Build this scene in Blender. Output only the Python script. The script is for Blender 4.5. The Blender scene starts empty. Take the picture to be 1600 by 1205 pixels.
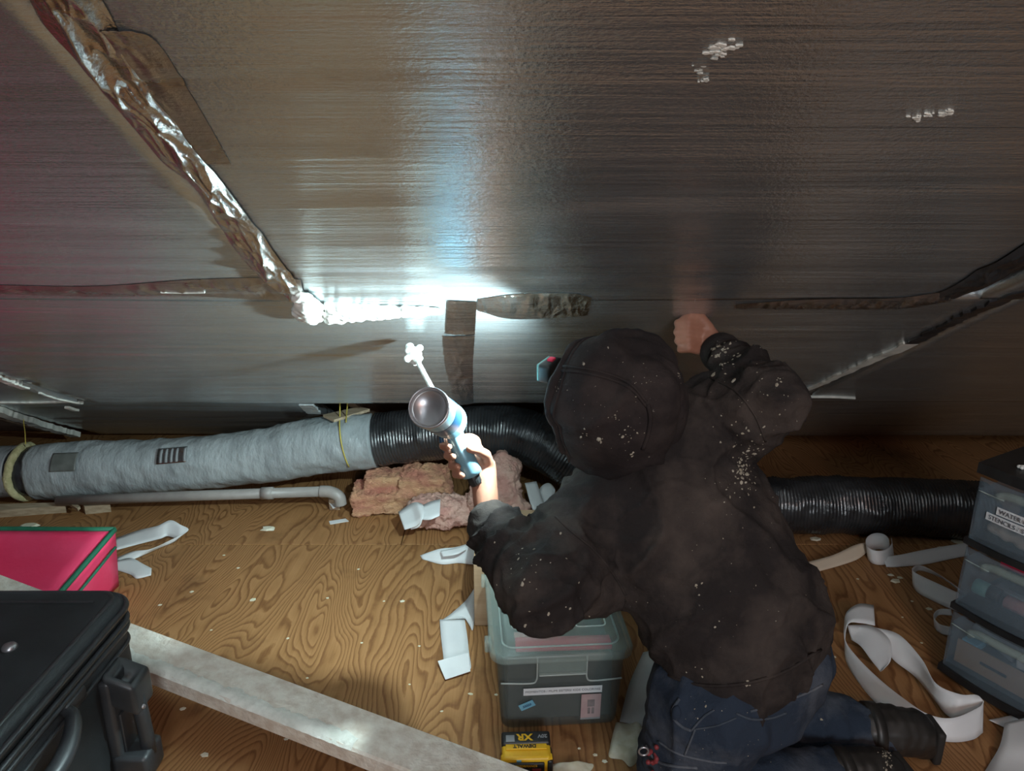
import bpy, bmesh, math, random
import numpy as np
from mathutils import Vector, Matrix, noise as mnoise, Quaternion
random.seed(7); rng = np.random.default_rng(7)
SC = bpy.context.scene; COL = SC.collection

# ------------------------------------------------------------------ camera
CAMH, PITCH, FPX = 1.48, math.radians(17.0), 1142.0
cd = bpy.data.cameras.new('camera'); cam = bpy.data.objects.new('camera', cd); COL.objects.link(cam)
cam.location = (0, 0, CAMH); cam.rotation_euler = (math.pi/2 - PITCH, 0, 0)
cd.sensor_fit = 'HORIZONTAL'; cd.sensor_width = 36.0; cd.lens = FPX/1600*36; cd.clip_start = .02
SC.camera = cam
# ------------------------------------------------------------------ world, exposure
w = bpy.data.worlds.new('attic_world'); SC.world = w; w.use_nodes = True
w.node_tree.nodes['Background'].inputs[0].default_value = (.75, .74, .78, 1)
w.node_tree.nodes['Background'].inputs[1].default_value = .04
SC.view_settings.view_transform = 'Standard'; SC.view_settings.look = 'None'
SC.view_settings.gamma = 1; SC.view_settings.use_curve_mapping = False
SC.view_settings.exposure = 0.0
# ------------------------------------------------------------------ unseen lights behind the camera
def lamp(name, typ, loc, energy, color, size=.1, target=None, parent=None, **kw):
    ld = bpy.data.lights.new(name, typ); ld.energy = energy; ld.color = color
    if typ == 'AREA': ld.shape = 'DISK'; ld.size = size
    else: ld.shadow_soft_size = size
    for k, v in kw.items(): setattr(ld, k, v)
    o = bpy.data.objects.new(name, ld); COL.objects.link(o); o.location = loc
    if target is not None:
        o.rotation_euler = (Vector(target) - Vector(loc)).to_track_quat('-Z', 'Y').to_euler()
    if parent is not None:
        o.parent = parent
    return o
lamp('attic_bulb_offscreen', 'POINT', (.75, -.90, 1.85), 30.0, (1.0, .48, .31), .06)
lamp('cool_fill_offscreen', 'AREA', (.5, -2.6, 1.75), 66.0, (.86, .94, 1.0), 1.0, (.6, 2.2, .5))  # cool fill from an unseen source behind the camera
HEADLAMP_W = 98.0; HEADLAMP_C = (.74, .97, 1.0)

# ------------------------------------------------------------------ helpers: picture point -> place
def ray(px, py):
    a, b = (px-800)/FPX, (602.5-py)/FPX
    return Vector((a, math.cos(PITCH)+b*math.sin(PITCH), -math.sin(PITCH)+b*math.cos(PITCH)))
CO = Vector((0, 0, CAMH))
def PY(px, py, Y): d = ray(px, py); return CO + d*(Y/d.y)
def PZ(px, py, z): d = ray(px, py); return CO + d*((z-CAMH)/d.z)
RA = math.radians(29.0); RC, RS = math.cos(RA), math.sin(RA); YF = 3.80
RN = Vector((0, -RS, -RC))
def roof(u, v, off=0.0): return Vector((u, YF - v*RC, v*RS)) + RN*off
def PR(px, py):
    d = ray(px, py); t = (YF*RS - CAMH*RC)/(d.z*RC + d.y*RS)
    p = CO + d*t; return p.x, (YF-p.y)/RC
def proj(p):
    d = Vector(p) - CO; c, s = math.cos(PITCH), math.sin(PITCH)
    dep = d.y*c - d.z*s; return 800 + FPX*d.x/dep, 602.5 - FPX*(d.y*s + d.z*c)/dep

# ------------------------------------------------------------------ helpers: objects
def link(name, me, mat=None, parent=None, smooth=False):
    o = bpy.data.objects.new(name, me); COL.objects.link(o)
    if mat is not None:
        me.materials.clear(); me.materials.append(mat)
    if parent is not None: o.parent = parent
    if smooth:
        me.polygons.foreach_set('use_smooth', [True]*len(me.polygons))
    return o
def pyd(name, verts, faces, mat=None, parent=None, smooth=False):
    me = bpy.data.meshes.new(name); me.from_pydata([tuple(v) for v in verts], [], faces); me.update()
    bm = bmesh.new(); bm.from_mesh(me); bmesh.ops.recalc_face_normals(bm, faces=bm.faces); bm.to_mesh(me); bm.free()
    return link(name, me, mat, parent, smooth)
def frombm(name, bm, mat=None, parent=None, smooth=False):
    me = bpy.data.meshes.new(name); bm.to_mesh(me); bm.free()
    return link(name, me, mat, parent, smooth)
def tag(o, label, cat=None, group=None, kind=None):
    if label: o['label'] = label
    if cat: o['category'] = cat
    if group: o['group'] = group
    if kind: o['kind'] = kind
    return o
def empty(name, loc=(0, 0, 0), rz=0.0):
    o = bpy.data.objects.new(name, None); COL.objects.link(o); o.location = loc; o.rotation_euler = (0, 0, rz)
    o.empty_display_size = .05; return o
def box(name, c, s, mat, parent=None, bev=.004, rot=None, seg=2, taper=None):
    bm = bmesh.new(); bmesh.ops.create_cube(bm, size=1)
    for v in bm.verts:
        if taper and v.co.z < 0: v.co.x *= taper; v.co.y *= taper
        v.co = Vector((v.co.x*s[0], v.co.y*s[1], v.co.z*s[2]))
    if bev: bmesh.ops.bevel(bm, geom=list(bm.edges), offset=bev, segments=seg, profile=.6, affect='EDGES')
    if rot is not None: bmesh.ops.rotate(bm, cent=(0, 0, 0), matrix=rot, verts=bm.verts)
    bmesh.ops.translate(bm, vec=Vector(c), verts=bm.verts)
    return frombm(name, bm, mat, parent, bev > 0 and seg > 1)
def frame_of(path):
    P = [Vector(p) for p in path]; n = len(P); T = []
    for i in range(n):
        T.append((P[min(i+1, n-1)] - P[max(i-1, 0)]).normalized())
    up = Vector((0, 0, 1)) if abs(T[0].z) < .9 else Vector((1, 0, 0))
    N = [(up - T[0]*up.dot(T[0])).normalized()]
    for i in range(1, n):
        v = N[-1] - T[i]*N[-1].dot(T[i]); N.append(v.normalized())
    return P, T, N
def catmull(pts, k=8):
    P = [np.array(p, float) for p in pts]; P = [2*P[0]-P[1]] + P + [2*P[-1]-P[-2]]; out = []
    for i in range(1, len(P)-2):
        for j in range(k):
            t = j/k; a, b, c, d = P[i-1:i+3]
            out.append(.5*((2*b) + (c-a)*t + (2*a-5*b+4*c-d)*t*t + (3*b-a-3*c+d)*t**3))
    out.append(P[-2]); return out
def tube(name, path, r, mat, parent=None, seg=12, cap=True, smooth=True, dis=None):
    P, T, N = frame_of(path); vs = []; fs = []; n = len(P); L = 0
    for i in range(n):
        if i: L += (P[i]-P[i-1]).length
        B = T[i].cross(N[i]); ri = r(i/(n-1)) if callable(r) else r
        for j in range(seg):
            a = 2*math.pi*j/seg; rr = ri + (dis(L, a) if dis else 0)
            vs.append(P[i] + (N[i]*math.cos(a) + B*math.sin(a))*rr)
    for i in range(n-1):
        for j in range(seg):
            k = (j+1) % seg; fs.append((i*seg+j, i*seg+k, (i+1)*seg+k, (i+1)*seg+j))
    if cap:
        fs.append(tuple(range(seg))[::-1]); fs.append(tuple((n-1)*seg+j for j in range(seg)))
    return pyd(name, vs, fs, mat, parent, smooth)
def lathe(name, prof, mat, parent=None, seg=24, M=None):
    vs, fs = [], []
    for (r, z) in prof:
        for j in range(seg):
            a = 2*math.pi*j/seg; vs.append(Vector((r*math.cos(a), r*math.sin(a), z)))
    for i in range(len(prof)-1):
        for j in range(seg):
            k = (j+1) % seg; fs.append((i*seg+j, i*seg+k, (i+1)*seg+k, (i+1)*seg+j))
    fs.append(tuple(range(seg))[::-1]); fs.append(tuple((len(prof)-1)*seg+j for j in range(seg)))
    if M is not None: vs = [M @ v for v in vs]
    return pyd(name, vs, fs, mat, parent, True)
def axis_matrix(loc, zdir, xhint=(0, 0, 1)):
    z = Vector(zdir).normalized(); x = Vector(xhint); x = (x - z*x.dot(z)).normalized(); y = z.cross(x)
    return Matrix(((x.x, y.x, z.x, loc[0]), (x.y, y.y, z.y, loc[1]), (x.z, y.z, z.z, loc[2]), (0, 0, 0, 1)))
_ico = {}
def ico(sub=2):
    if sub not in _ico:
        bm = bmesh.new(); bmesh.ops.create_icosphere(bm, subdivisions=sub, radius=1)
        _ico[sub] = (np.array([v.co[:] for v in bm.verts]), np.array([[v.index for v in f.verts] for f in bm.faces])); bm.free()
    return _ico[sub]
class Blob:
    """collects overlapping ellipsoids and welds them into one continuous skin with a voxel remesh"""
    def __init__(s): s.v, s.f, s.n = [], [], 0
    def ell(s, c, r, M=None, sub=2):
        V, F = ico(sub); V = V*np.array(r if hasattr(r, '__len__') else (r, r, r))
        if M is not None: V = V @ np.array(M).T
        s.v.append(V + np.array(c)); s.f.append(F + s.n); s.n += len(V)
    def block(s, c, h, rz=0.0):
        n = 8; V = []; F = []
        bm = bmesh.new(); bmesh.ops.create_cube(bm, size=2); bmesh.ops.subdivide_edges(bm, edges=bm.edges, cuts=3, use_grid_fill=True)
        bmesh.ops.triangulate(bm, faces=bm.faces); R = np.array(Matrix.Rotation(rz, 3, 'Z'))
        V = np.array([v.co[:] for v in bm.verts])*np.array(h); F = np.array([[v.index for v in f.verts] for f in bm.faces]); bm.free()
        s.v.append(V@R.T+np.array(c)); s.f.append(F+s.n); s.n += len(V)
    def chain(s, pts, rad, sub=2):
        pts = [np.array(p, float) for p in pts]
        for i in range(len(pts)-1):
            d = np.linalg.norm(pts[i+1]-pts[i]); m = max(2, int(d/(min(rad[i], rad[i+1])*.35)))
            for j in range(m+1):
                t = j/m; s.ell(pts[i]*(1-t)+pts[i+1]*t, rad[i]*(1-t)+rad[i+1]*t, None, sub)
    def build(s, voxel, smooth=4):
        me = bpy.data.meshes.new('tmp'); V = np.vstack(s.v); F = np.vstack(s.f)
        me.from_pydata(V.tolist(), [], F.tolist()); me.update()
        o = bpy.data.objects.new('tmp', me); COL.objects.link(o)
        m = o.modifiers.new('r', 'REMESH'); m.mode = 'VOXEL'; m.voxel_size = voxel
        if smooth:
            k = o.modifiers.new('s', 'SMOOTH'); k.factor = .5; k.iterations = smooth
        dg = bpy.context.evaluated_depsgraph_get(); dg.update()
        out = bpy.data.meshes.new_from_object(o.evaluated_get(dg))
        bpy.data.objects.remove(o); bpy.data.meshes.remove(me)
        return out
def coords(me):
    a = np.empty(len(me.vertices)*3); me.vertices.foreach_get('co', a); return a.reshape(-1, 3)
def normals(me):
    a = np.empty(len(me.vertices)*3); me.vertex_normals.foreach_get('vector', a); return a.reshape(-1, 3)
def setco(me, a): me.vertices.foreach_set('co', np.ascontiguousarray(a).ravel()); me.update()
def nz(p, sc, seed=0.0):
    return np.array([mnoise.noise((x*sc+seed, y*sc-seed, z*sc+2*seed)) for x, y, z in p])

# ------------------------------------------------------------------ materials
def newmat(name):
    m = bpy.data.materials.new(name); m.use_nodes = True; nt = m.node_tree
    return m, nt, nt.nodes['Principled BSDF']
def nd(nt, typ, **kw):
    n = nt.nodes.new(typ)
    for k, v in kw.items():
        if hasattr(n, k) and not k[0].isupper(): setattr(n, k, v)
        else: n.inputs[k.replace('_', ' ')].default_value = v
    return n
def ramp(nt, fac, stops):
    r = nt.nodes.new('ShaderNodeValToRGB'); e = r.color_ramp.elements
    while len(e) < len(stops): e.new(.5)
    for el, (p, c) in zip(e, stops): el.position = p; el.color = tuple(c)+(1,) if len(c) == 3 else c
    nt.links.new(fac, r.inputs['Fac']); return r.outputs['Color']
def coord(nt, scale=(1, 1, 1), rot=(0, 0, 0), loc=(0, 0, 0)):
    t = nt.nodes.new('ShaderNodeTexCoord'); mp = nt.nodes.new('ShaderNodeMapping')
    mp.inputs['Scale'].default_value = scale; mp.inputs['Rotation'].default_value = rot; mp.inputs['Location'].default_value = loc
    nt.links.new(t.outputs['Object'], mp.inputs['Vector']); return mp.outputs['Vector']
def noisetex(nt, vec, scale, detail=4, rough=.55, dist=0):
    n = nd(nt, 'ShaderNodeTexNoise', Scale=scale, Detail=detail, Roughness=rough, Distortion=dist)
    nt.links.new(vec, n.inputs['Vector']); return n.outputs['Fac']
def bump(nt, bs, h, strength=.3, dist=.01, chain=None):
    b = nd(nt, 'ShaderNodeBump', Strength=strength, Distance=dist); nt.links.new(h, b.inputs['Height'])
    if chain is not None: nt.links.new(chain, b.inputs['Normal'])
    nt.links.new(b.outputs['Normal'], bs.inputs['Normal']); return b.outputs['Normal']
def mixc(nt, fac, a, b):
    m = nt.nodes.new('ShaderNodeMix'); m.data_type = 'RGBA'
    for s, val in ((m.inputs[6], a), (m.inputs[7], b)):
        if hasattr(val, 'links') or hasattr(val, 'is_linked'): nt.links.new(val, s)
        else: s.default_value = tuple(val)+(1,)
    if hasattr(fac, 'is_linked'): nt.links.new(fac, m.inputs[0])
    else: m.inputs[0].default_value = fac
    return m.outputs[2]
def simple(name, c1, c2=None, rough=.6, metal=0.0, scale=8, bscale=60, bst=.2, bdist=.002, spec=.5, lo=.35, hi=.65, detail=4, trans=0.0, sheen=0.0, stretch=(1, 1, 1)):
    m, nt, b = newmat(name); v = coord(nt, stretch)
    if c2 is None: b.inputs['Base Color'].default_value = tuple(c1)+(1,)
    else: nt.links.new(ramp(nt, noisetex(nt, v, scale, detail), [(lo, c1), (hi, c2)]), b.inputs['Base Color'])
    b.inputs['Roughness'].default_value = rough; b.inputs['Metallic'].default_value = metal
    b.inputs['Specular IOR Level'].default_value = spec
    if trans: b.inputs['Transmission Weight'].default_value = trans
    if sheen: b.inputs['Sheen Weight'].default_value = sheen
    if bst: bump(nt, b, noisetex(nt, v, bscale, 5), bst, bdist)
    return m
ANISO = 0.0
def foil(name, base=(.76, .84, .855), r0=.13, r1=.26, crumple=0.0, spots=True):
    # streaked aluminium facing: fine pebble grain, long horizontal ripples, dull scuffs
    m, nt, b = newmat(name); v = coord(nt)
    b.inputs['Metallic'].default_value = 1.0
    tg = nt.nodes.new('ShaderNodeTangent'); tg.direction_type = 'RADIAL'; tg.axis = 'X'   # brushed up the slope
    nt.links.new(tg.outputs[0], b.inputs['Tangent']); b.inputs['Anisotropic'].default_value = .66 if not crumple else 0
    b.inputs['Anisotropic Rotation'].default_value = ANISO
    col = ramp(nt, noisetex(nt, coord(nt, (1.2, 6, 10)), 2.2, 6), [(.3, tuple(c*.80 for c in base)), (.7, base)])
    if spots:   # dried specks of foam and paint
        sp = noisetex(nt, coord(nt, (5, 16, 22)), 4.0, 9, .75)
        k = nt.nodes.new('ShaderNodeMapRange'); k.inputs[1].default_value = .735; k.inputs[2].default_value = .76
        nt.links.new(sp, k.inputs[0]); col = mixc(nt, k.outputs[0], col, (.80, .82, .82))
    nt.links.new(col, b.inputs['Base Color'])
    rr = nt.nodes.new('ShaderNodeMapRange'); rr.inputs[1].default_value = .3; rr.inputs[2].default_value = .7
    rr.inputs[3].default_value = r0; rr.inputs[4].default_value = r1
    nt.links.new(noisetex(nt, coord(nt, (.7, 3, 4)), 3, 5), rr.inputs[0]); nt.links.new(rr.outputs[0], b.inputs['Roughness'])
    c = bump(nt, b, noisetex(nt, coord(nt, (130, 190, 190)), 1.0, 3, .6), .30, .004)
    c = bump(nt, b, noisetex(nt, coord(nt, (2.0, 55, 95)), 1.0, 6, .6), .55, .006, c)
    rn = nd(nt, 'ShaderNodeTexNoise', Scale=1.0, Detail=3, Roughness=.5, Distortion=.6); rn.noise_type = 'RIDGED_MULTIFRACTAL'; nt.links.new(coord(nt, (.30, 9, 16)), rn.inputs['Vector'])
    c = bump(nt, b, rn.outputs['Fac'], .32 if not crumple else 0, .010, c)
    if not crumple:      # a second, duller lobe: dust and embossing scatter part of the light
        b2 = nt.nodes.new('ShaderNodeBsdfPrincipled'); b2.inputs['Metallic'].default_value = .55; b2.inputs['Roughness'].default_value = .60; b2.inputs['Base Color'].default_value = (.46, .50, .52, 1)
        nt.links.new(c, b2.inputs['Normal'])
        mx = nt.nodes.new('ShaderNodeMixShader'); mx.inputs[0].default_value = .24
        nt.links.new(b.outputs[0], mx.inputs[1]); nt.links.new(b2.outputs[0], mx.inputs[2])
        nt.links.new(mx.outputs[0], nt.nodes['Material Output'].inputs['Surface'])
    if crumple:
        vo = noisetex(nt, coord(nt, (34, 12, 14)), 1.0, 3, .5, .6)
        bump(nt, b, vo, crumple, .012, c)
    return m
def plywood(name, tint=(1, 1, 1), off=(0, 0, 0), dirt=.35):
    # rotary cut veneer: contour lines of a long low noise make the cathedral grain
    m, nt, b = newmat(name)
    base = noisetex(nt, coord(nt, (3.6, .80, 1), loc=off), 1.0, 2, .45, .35)
    mul = nd(nt, 'ShaderNodeMath', operation='MULTIPLY'); nt.links.new(base, mul.inputs[0]); mul.inputs[1].default_value = 44.0
    fine = noisetex(nt, coord(nt, (9, 5, 1), loc=off), 1.0, 5)
    ad = nd(nt, 'ShaderNodeMath', operation='MULTIPLY_ADD'); nt.links.new(fine, ad.inputs[0]); ad.inputs[1].default_value = 1.5; nt.links.new(mul.outputs[0], ad.inputs[2])
    fr = nd(nt, 'ShaderNodeMath', operation='FRACT'); nt.links.new(ad.outputs[0], fr.inputs[0])
    T = lambda c: tuple(a*t for a, t in zip(c, tint))
    grain = ramp(nt, fr.outputs[0], [(0, T((.40, .255, .125))), (.55, T((.33, .20, .092))), (.80, T((.17, .088, .036))), (.92, T((.23, .125, .052))), (1, T((.40, .255, .125)))])
    fib = noisetex(nt, coord(nt, (170, 6, 1)), 1.0, 4)
    col = mixc(nt, .22, grain, ramp(nt, fib, [(.3, T((.16, .088, .04))), (.7, T((.46, .30, .15)))]))
    dk = nt.nodes.new('ShaderNodeMapRange'); dk.inputs[1].default_value = .56; dk.inputs[2].default_value = .80; dk.inputs[4].default_value = dirt*2
    nt.links.new(noisetex(nt, coord(nt, (1.4, 1.4, 1), loc=off), 2.6, 7, .65), dk.inputs[0])
    col = mixc(nt, dk.outputs[0], col, T((.085, .045, .022)))
    nt.links.new(col, b.inputs['Base Color']); b.inputs['Roughness'].default_value = .62; b.inputs['Specular IOR Level'].default_value = .28
    bump(nt, b, fr.outputs[0], .12, .002)
    return m
def frosted(name, col, alpha, rough=.35):
    m, nt, b = newmat(name); b.inputs['Base Color'].default_value = tuple(col)+(1,)
    b.inputs['Alpha'].default_value = alpha; b.inputs['Roughness'].default_value = rough
    return m
def dusty(name, c, dust, amt=.5, lo=.48, hi=.78, rough=.92, bsc=260):
    m, nt, b = newmat(name); v = coord(nt)
    f = nt.nodes.new('ShaderNodeMapRange'); f.inputs[1].default_value = lo; f.inputs[2].default_value = hi; f.inputs[4].default_value = amt
    nt.links.new(noisetex(nt, v, 6.5, 8, .62), f.inputs[0])
    col = mixc(nt, f.outputs[0], c, dust)
    sp = nt.nodes.new('ShaderNodeMapRange'); sp.inputs[1].default_value = .74; sp.inputs[2].default_value = .78; sp.inputs[4].default_value = .35
    nt.links.new(noisetex(nt, v, 75, 3, .6), sp.inputs[0]); col = mixc(nt, sp.outputs[0], col, (.34, .31, .26))
    nt.links.new(col, b.inputs['Base Color']); b.inputs['Roughness'].default_value = rough; b.inputs['Specular IOR Level'].default_value = .2
    c1 = bump(nt, b, noisetex(nt, v, 16, 7, .62), .6, .014); bump(nt, b, noisetex(nt, v, bsc, 3), .25, .0015, c1)
    return m
M = {}
M['foil'] = foil('foil_facing'); M['tape'] = foil('crumpled_foil_tape', (.74, .73, .71), .12, .26, .45, False)
M['tape_flat'] = foil('flat_foil_tape', (.58, .58, .58), .22, .34, .08, False)
M['tape_dark'] = foil('smooth_foil_tape', (.62, .62, .62), .07, .14, .08, False)
PT = (.97, .79, .66)   # one sheet colour; the lamps make the difference across the floor
M['ply'] = plywood('plywood_left', PT); M['ply2'] = plywood('plywood_right', PT, (7, 3, 0), .30); M['ply3'] = plywood('plywood_back', PT, (2, 9, 0), .40)
M['deck'] = simple('old_roof_wood', (.12, .078, .05), (.20, .13, .085), .85, scale=6, stretch=(1, 8, 8))
M['foam'] = simple('white_spray_foam', (.82, .84, .80), (.9, .9, .86), .55, scale=30, bscale=90, bst=.5)
M['edge'] = simple('foam_core', (.48, .50, .46), (.66, .66, .60), .8, scale=30)
M['grey'] = simple('grey_duct_jacket', (.26, .29, .30), (.36, .40, .41), .42, scale=5, bscale=18, bst=.75, bdist=.014, spec=.55, stretch=(1.6, 1, .8))
M['black'] = simple('black_duct_film', (.018, .019, .021), (.038, .040, .043), .24, scale=9, bscale=30, bst=.3, bdist=.01, spec=.7)
M['patch'] = simple('olive_tape_patch', (.10, .11, .10), (.15, .16, .15), .4, scale=20)
M['fiber'] = simple('yellow_fibreglass', (.42, .40, .20), (.62, .58, .33), .95, scale=40, bscale=120, bst=.8, bdist=.006)
M['pink_batt'] = simple('pink_fibreglass', (.62, .24, .17), (.84, .50, .28), .95, scale=7, bscale=110, bst=1.0, bdist=.014, detail=8, stretch=(1, 1, 4))
M['pink_batt2'] = simple('pale_pink_fibreglass', (.56, .29, .24), (.72, .47, .38), .95, scale=14, bscale=80, bst=.9, bdist=.012, detail=8)
M['pvc'] = simple('grey_white_pvc', (.27, .25, .235), (.33, .31, .29), .4, scale=12, bst=.05)
M['cord'] = simple('yellow_cord', (.55, .45, .08), rough=.7)
M['paper'] = simple('white_backing_paper', (.70, .71, .72), (.78, .79, .79), .48, scale=5, bscale=9, bst=.12, bdist=.01)
M['tan'] = simple('tan_paper', (.62, .50, .38), (.68, .56, .43), .7, scale=5)
M['card'] = simple('brown_cardboard', (.40, .26, .15), (.46, .31, .19), .8, scale=6, stretch=(1, 1, 12))
M['beam'] = simple('pale_foam_coated_wood', (.58, .50, .42), (.74, .70, .62), .75, scale=16, bscale=45, bst=.6, bdist=.006, detail=8, stretch=(2, 2, 2))
M['crust'] = simple('smeared_foam_crust', (.60, .60, .54), (.78, .78, .72), .75, scale=30, bscale=70, bst=.7, bdist=.006, detail=8)
M['wood'] = simple('raw_scrap_wood', (.34, .26, .17), (.50, .40, .28), .8, scale=10, stretch=(1, 9, 9))
M['crumb'] = simple('cream_foam_crumb', (.62, .58, .42), (.74, .72, .60), .8, scale=40, bscale=110, bst=.6)
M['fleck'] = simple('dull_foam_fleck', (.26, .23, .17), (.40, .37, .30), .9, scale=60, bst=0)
M['pinkbox'] = simple('pink_vinyl', (.90, .038, .13), (.95, .075, .19), .45, scale=4, bscale=14, bst=.25, bdist=.01)
M['green'] = simple('green_piping', (.012, .13, .075), (.02, .18, .10), .6, scale=20)
M['case'] = simple('black_nylon', (.014, .017, .019), (.024, .028, .031), .55, scale=10, bscale=420, bst=.35, bdist=.001, spec=.4)
M['case2'] = simple('black_plastic', (.022, .025, .028), (.038, .042, .046), .40, scale=10, bscale=80, bst=.1)
M['piping'] = simple('black_glossy_piping', (.03, .033, .036), rough=.28, bst=0)
M['metal'] = simple('grey_metal_stud', (.42, .42, .44), rough=.35, metal=.8, bst=0)
M['tote'] = frosted('clear_frosted_plastic', (.22, .27, .26), .22); M['lid'] = frosted('clear_lid_plastic', (.42, .54, .50), .26)
M['ridge'] = simple('milky_plastic_ridge', (.40, .46, .44), rough=.4, bst=0)
M['dark_in'] = simple('dark_papers', (.05, .055, .055), (.09, .09, .085), .8, scale=12)
M['red'] = simple('red_folder', (.75, .03, .09), rough=.5, bst=0); M['pinkitem'] = simple('pink_rod', (.62, .30, .30), (.70, .40, .38), .6, scale=60)
M['dullred'] = simple('dull_red_plastic', (.22, .03, .035), rough=.6, bst=0)
M['white'] = simple('white_label', (.74, .78, .80), rough=.6, bst=0); M['ink'] = simple('black_ink', (.02, .02, .022), rough=.7, bst=0)
M['greyink'] = simple('grey_ink', (.12, .13, .15), rough=.7, bst=0)
M['sky'] = simple('blue_sticker', (.16, .42, .58), (.24, .52, .66), .5, scale=60); M['navyink'] = simple('blue_ink', (.02, .10, .30), rough=.6, bst=0)
M['photo'] = simple('pink_print', (.42, .30, .31), (.50, .38, .38), .5, scale=20); M['photo2'] = simple('grey_print', (.20, .17, .17), (.30, .26, .26), .5, scale=30)
M['yellow'] = simple('yellow_plastic', (.78, .46, .012), (.82, .50, .02), .42, scale=20, bst=.05)
M['blackp'] = simple('matte_black_plastic', (.012, .013, .014), (.02, .021, .022), .42, scale=20, bst=.05)
M['drawer'] = frosted('blue_grey_drawer_plastic', (.24, .33, .40), .30, .3)
M['teal'] = simple('teal_plastic', (.16, .38, .36), rough=.4, bst=0); M['clay'] = simple('beige_clay', (.50, .44, .36), (.62, .56, .48), .8, scale=12)
M['greyitem'] = simple('grey_tray', (.24, .26, .27), (.32, .34, .35), .6, scale=9)
M['hoodie'] = dusty('black_dusty_fleece', (.021, .0175, .017), (.085, .067, .057), .85, .42, .75)
M['hood'] = dusty('brown_black_hood_fleece', (.021, .0165, .0165), (.078, .060, .053), .75, .42, .78)
M['jeans'] = dusty('dark_blue_denim', (.022, .033, .052), (.15, .165, .19), .75, .45, .80, .9, 400)
M['denim_worn'] = dusty('worn_denim_seam', (.05, .065, .085), (.22, .23, .25), .8, .40, .75, .9, 400)
M['boot'] = simple('black_work_boot', (.012, .011, .010), (.03, .027, .024), .45, scale=12, bscale=40, bst=.3)
M['sole'] = simple('dark_rubber_sole', (.02, .018, .016), rough=.7)
M['skin'] = simple('skin', (.29, .125, .078), (.37, .175, .115), .52, scale=14, bscale=90, bst=.15, spec=.4)
M['mask'] = simple('white_dust_mask', (.62, .64, .64), rough=.8)
M['hblack'] = simple('headlamp_black', (.02, .022, .022), rough=.5, bst=0)
M['gunblue'] = simple('pale_blue_steel', (.13, .28, .36), (.22, .39, .46), .30, .25, scale=18, bst=.05)
M['gundark'] = simple('dark_blue_print', (.012, .05, .10), rough=.35, bst=0)
M['can'] = simple('bright_tin', (.60, .58, .57), rough=.30, metal=1.0, bst=0)
M['lampglow'] = simple('lit_lens', (.9, .95, 1), rough=.3, bst=0)
M['lampglow'].node_tree.nodes['Principled BSDF'].inputs['Emission Color'].default_value = (.8, .97, 1, 1)
M['lampglow'].node_tree.nodes['Principled BSDF'].inputs['Emission Strength'].default_value = 12
# ================================================================== STRUCTURE
X0, X1, YB = -4.2, 4.2, -1.6
floor = box('floor', (0, (YB+4.4)/2, -.05), (X1-X0, 4.4-YB, .06), M['deck'], None, 0); tag(floor, 'plywood attic floor', kind='structure')
def panel(x0, x1, y0, y1, m):
    return box('plywood_panel', ((x0+x1)/2, (y0+y1)/2, -.011), (x1-x0-.004, y1-y0-.004, .022), m, floor, .0015, None, 1)
panel(X0, -1.95, YB, 2.64, M['ply2']); panel(-1.95, .80, YB, 2.64, M['ply']); panel(.80, 2.6, YB, 2.64, M['ply2']); panel(2.6, X1, YB, 2.64, M['ply'])
panel(X0, -.45, 2.64, 3.95, M['ply3']); panel(-.45, 2.0, 2.64, 3.95, M['ply3']); panel(2.0, X1, 2.64, 3.95, M['ply3'])

VR = 5.7
vs = [roof(X0, -.25, -.16), roof(X1, -.25, -.16), roof(X1, VR, -.16), roof(X0, VR, -.16)]
vs += [v - RN*.03 for v in vs]
ceiling = pyd('ceiling', vs, [(0, 1, 2, 3), (4, 5, 6, 7), (0, 1, 5, 4), (1, 2, 6, 5), (2, 3, 7, 6), (3, 0, 4, 7)], M['deck'])
tag(ceiling, 'sloping roof lined with foil insulation boards', kind='structure')
for u in (-3.2, -2.6, -1.4, -.72, .5, 1.10, 1.75, 2.9):      # rafters, seen only through the gaps
    a = [roof(u+s*.02, v, o) for s in (-1, 1) for v in (0.0, VR) for o in (-.155, -.05)]
    pyd('rafter', a, [(0, 1, 3, 2), (4, 5, 7, 6), (0, 1, 5, 4), (2, 3, 7, 6), (0, 2, 6, 4), (1, 3, 7, 5)], M['deck'], ceiling)

def relief(u, v):
    h = mnoise.noise((u*.9+2, v*9, 2))*.0022 + mnoise.noise((u*.55, v*22, 7))*.0012 + mnoise.noise((u*1.1, v*1.6, 2))*.006
    rg = 1-abs(mnoise.noise((u*.35, v*5.5+2, 3.1))); return h - .0035*max(0, rg-.90)*10
def board(u0, u1, v0, v1, off=0.0, amp=1.0, seed=0, skew=0.0, droop=0.0, step=(.05, .016)):
    nu = max(4, int((u1-u0)/step[0])); nv = max(4, int((v1-v0)/step[1])); vs = []; fs = []
    for j in range(nv+1):
        v = v0 + (v1-v0)*j/nv
        for i in range(nu+1):
            u = u0 + (u1-u0)*i/nu
            h = relief(u, v)
            e = (v-v0)/(v1-v0)
            vs.append(roof(u + skew*(1-e), v + .006*mnoise.noise((u*3, seed, 1))*(1 if j in (0, nv) else 0), off + h*amp + droop*(1-e)))
    w_ = nu+1
    for j in range(nv):
        for i in range(nu): fs.append((j*w_+i, j*w_+i+1, (j+1)*w_+i+1, (j+1)*w_+i))
    o = pyd('insulation_board', vs, fs, M['foil'], ceiling, True)
    # make the facing look into the room, and the body a foam core behind it
    if o.data.polygons[0].normal.dot(RN) < 0: o.data.flip_normals()
    s = o.modifiers.new('core', 'SOLIDIFY'); s.thickness = .038; s.offset = -1; s.material_offset = 0; s.material_offset_rim = 0
    o.data.materials.append(M['edge']); s.use_even_offset = False
    return o
VS = (YF-1.69)/RC; VB = (YF-2.83)/RC
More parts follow.
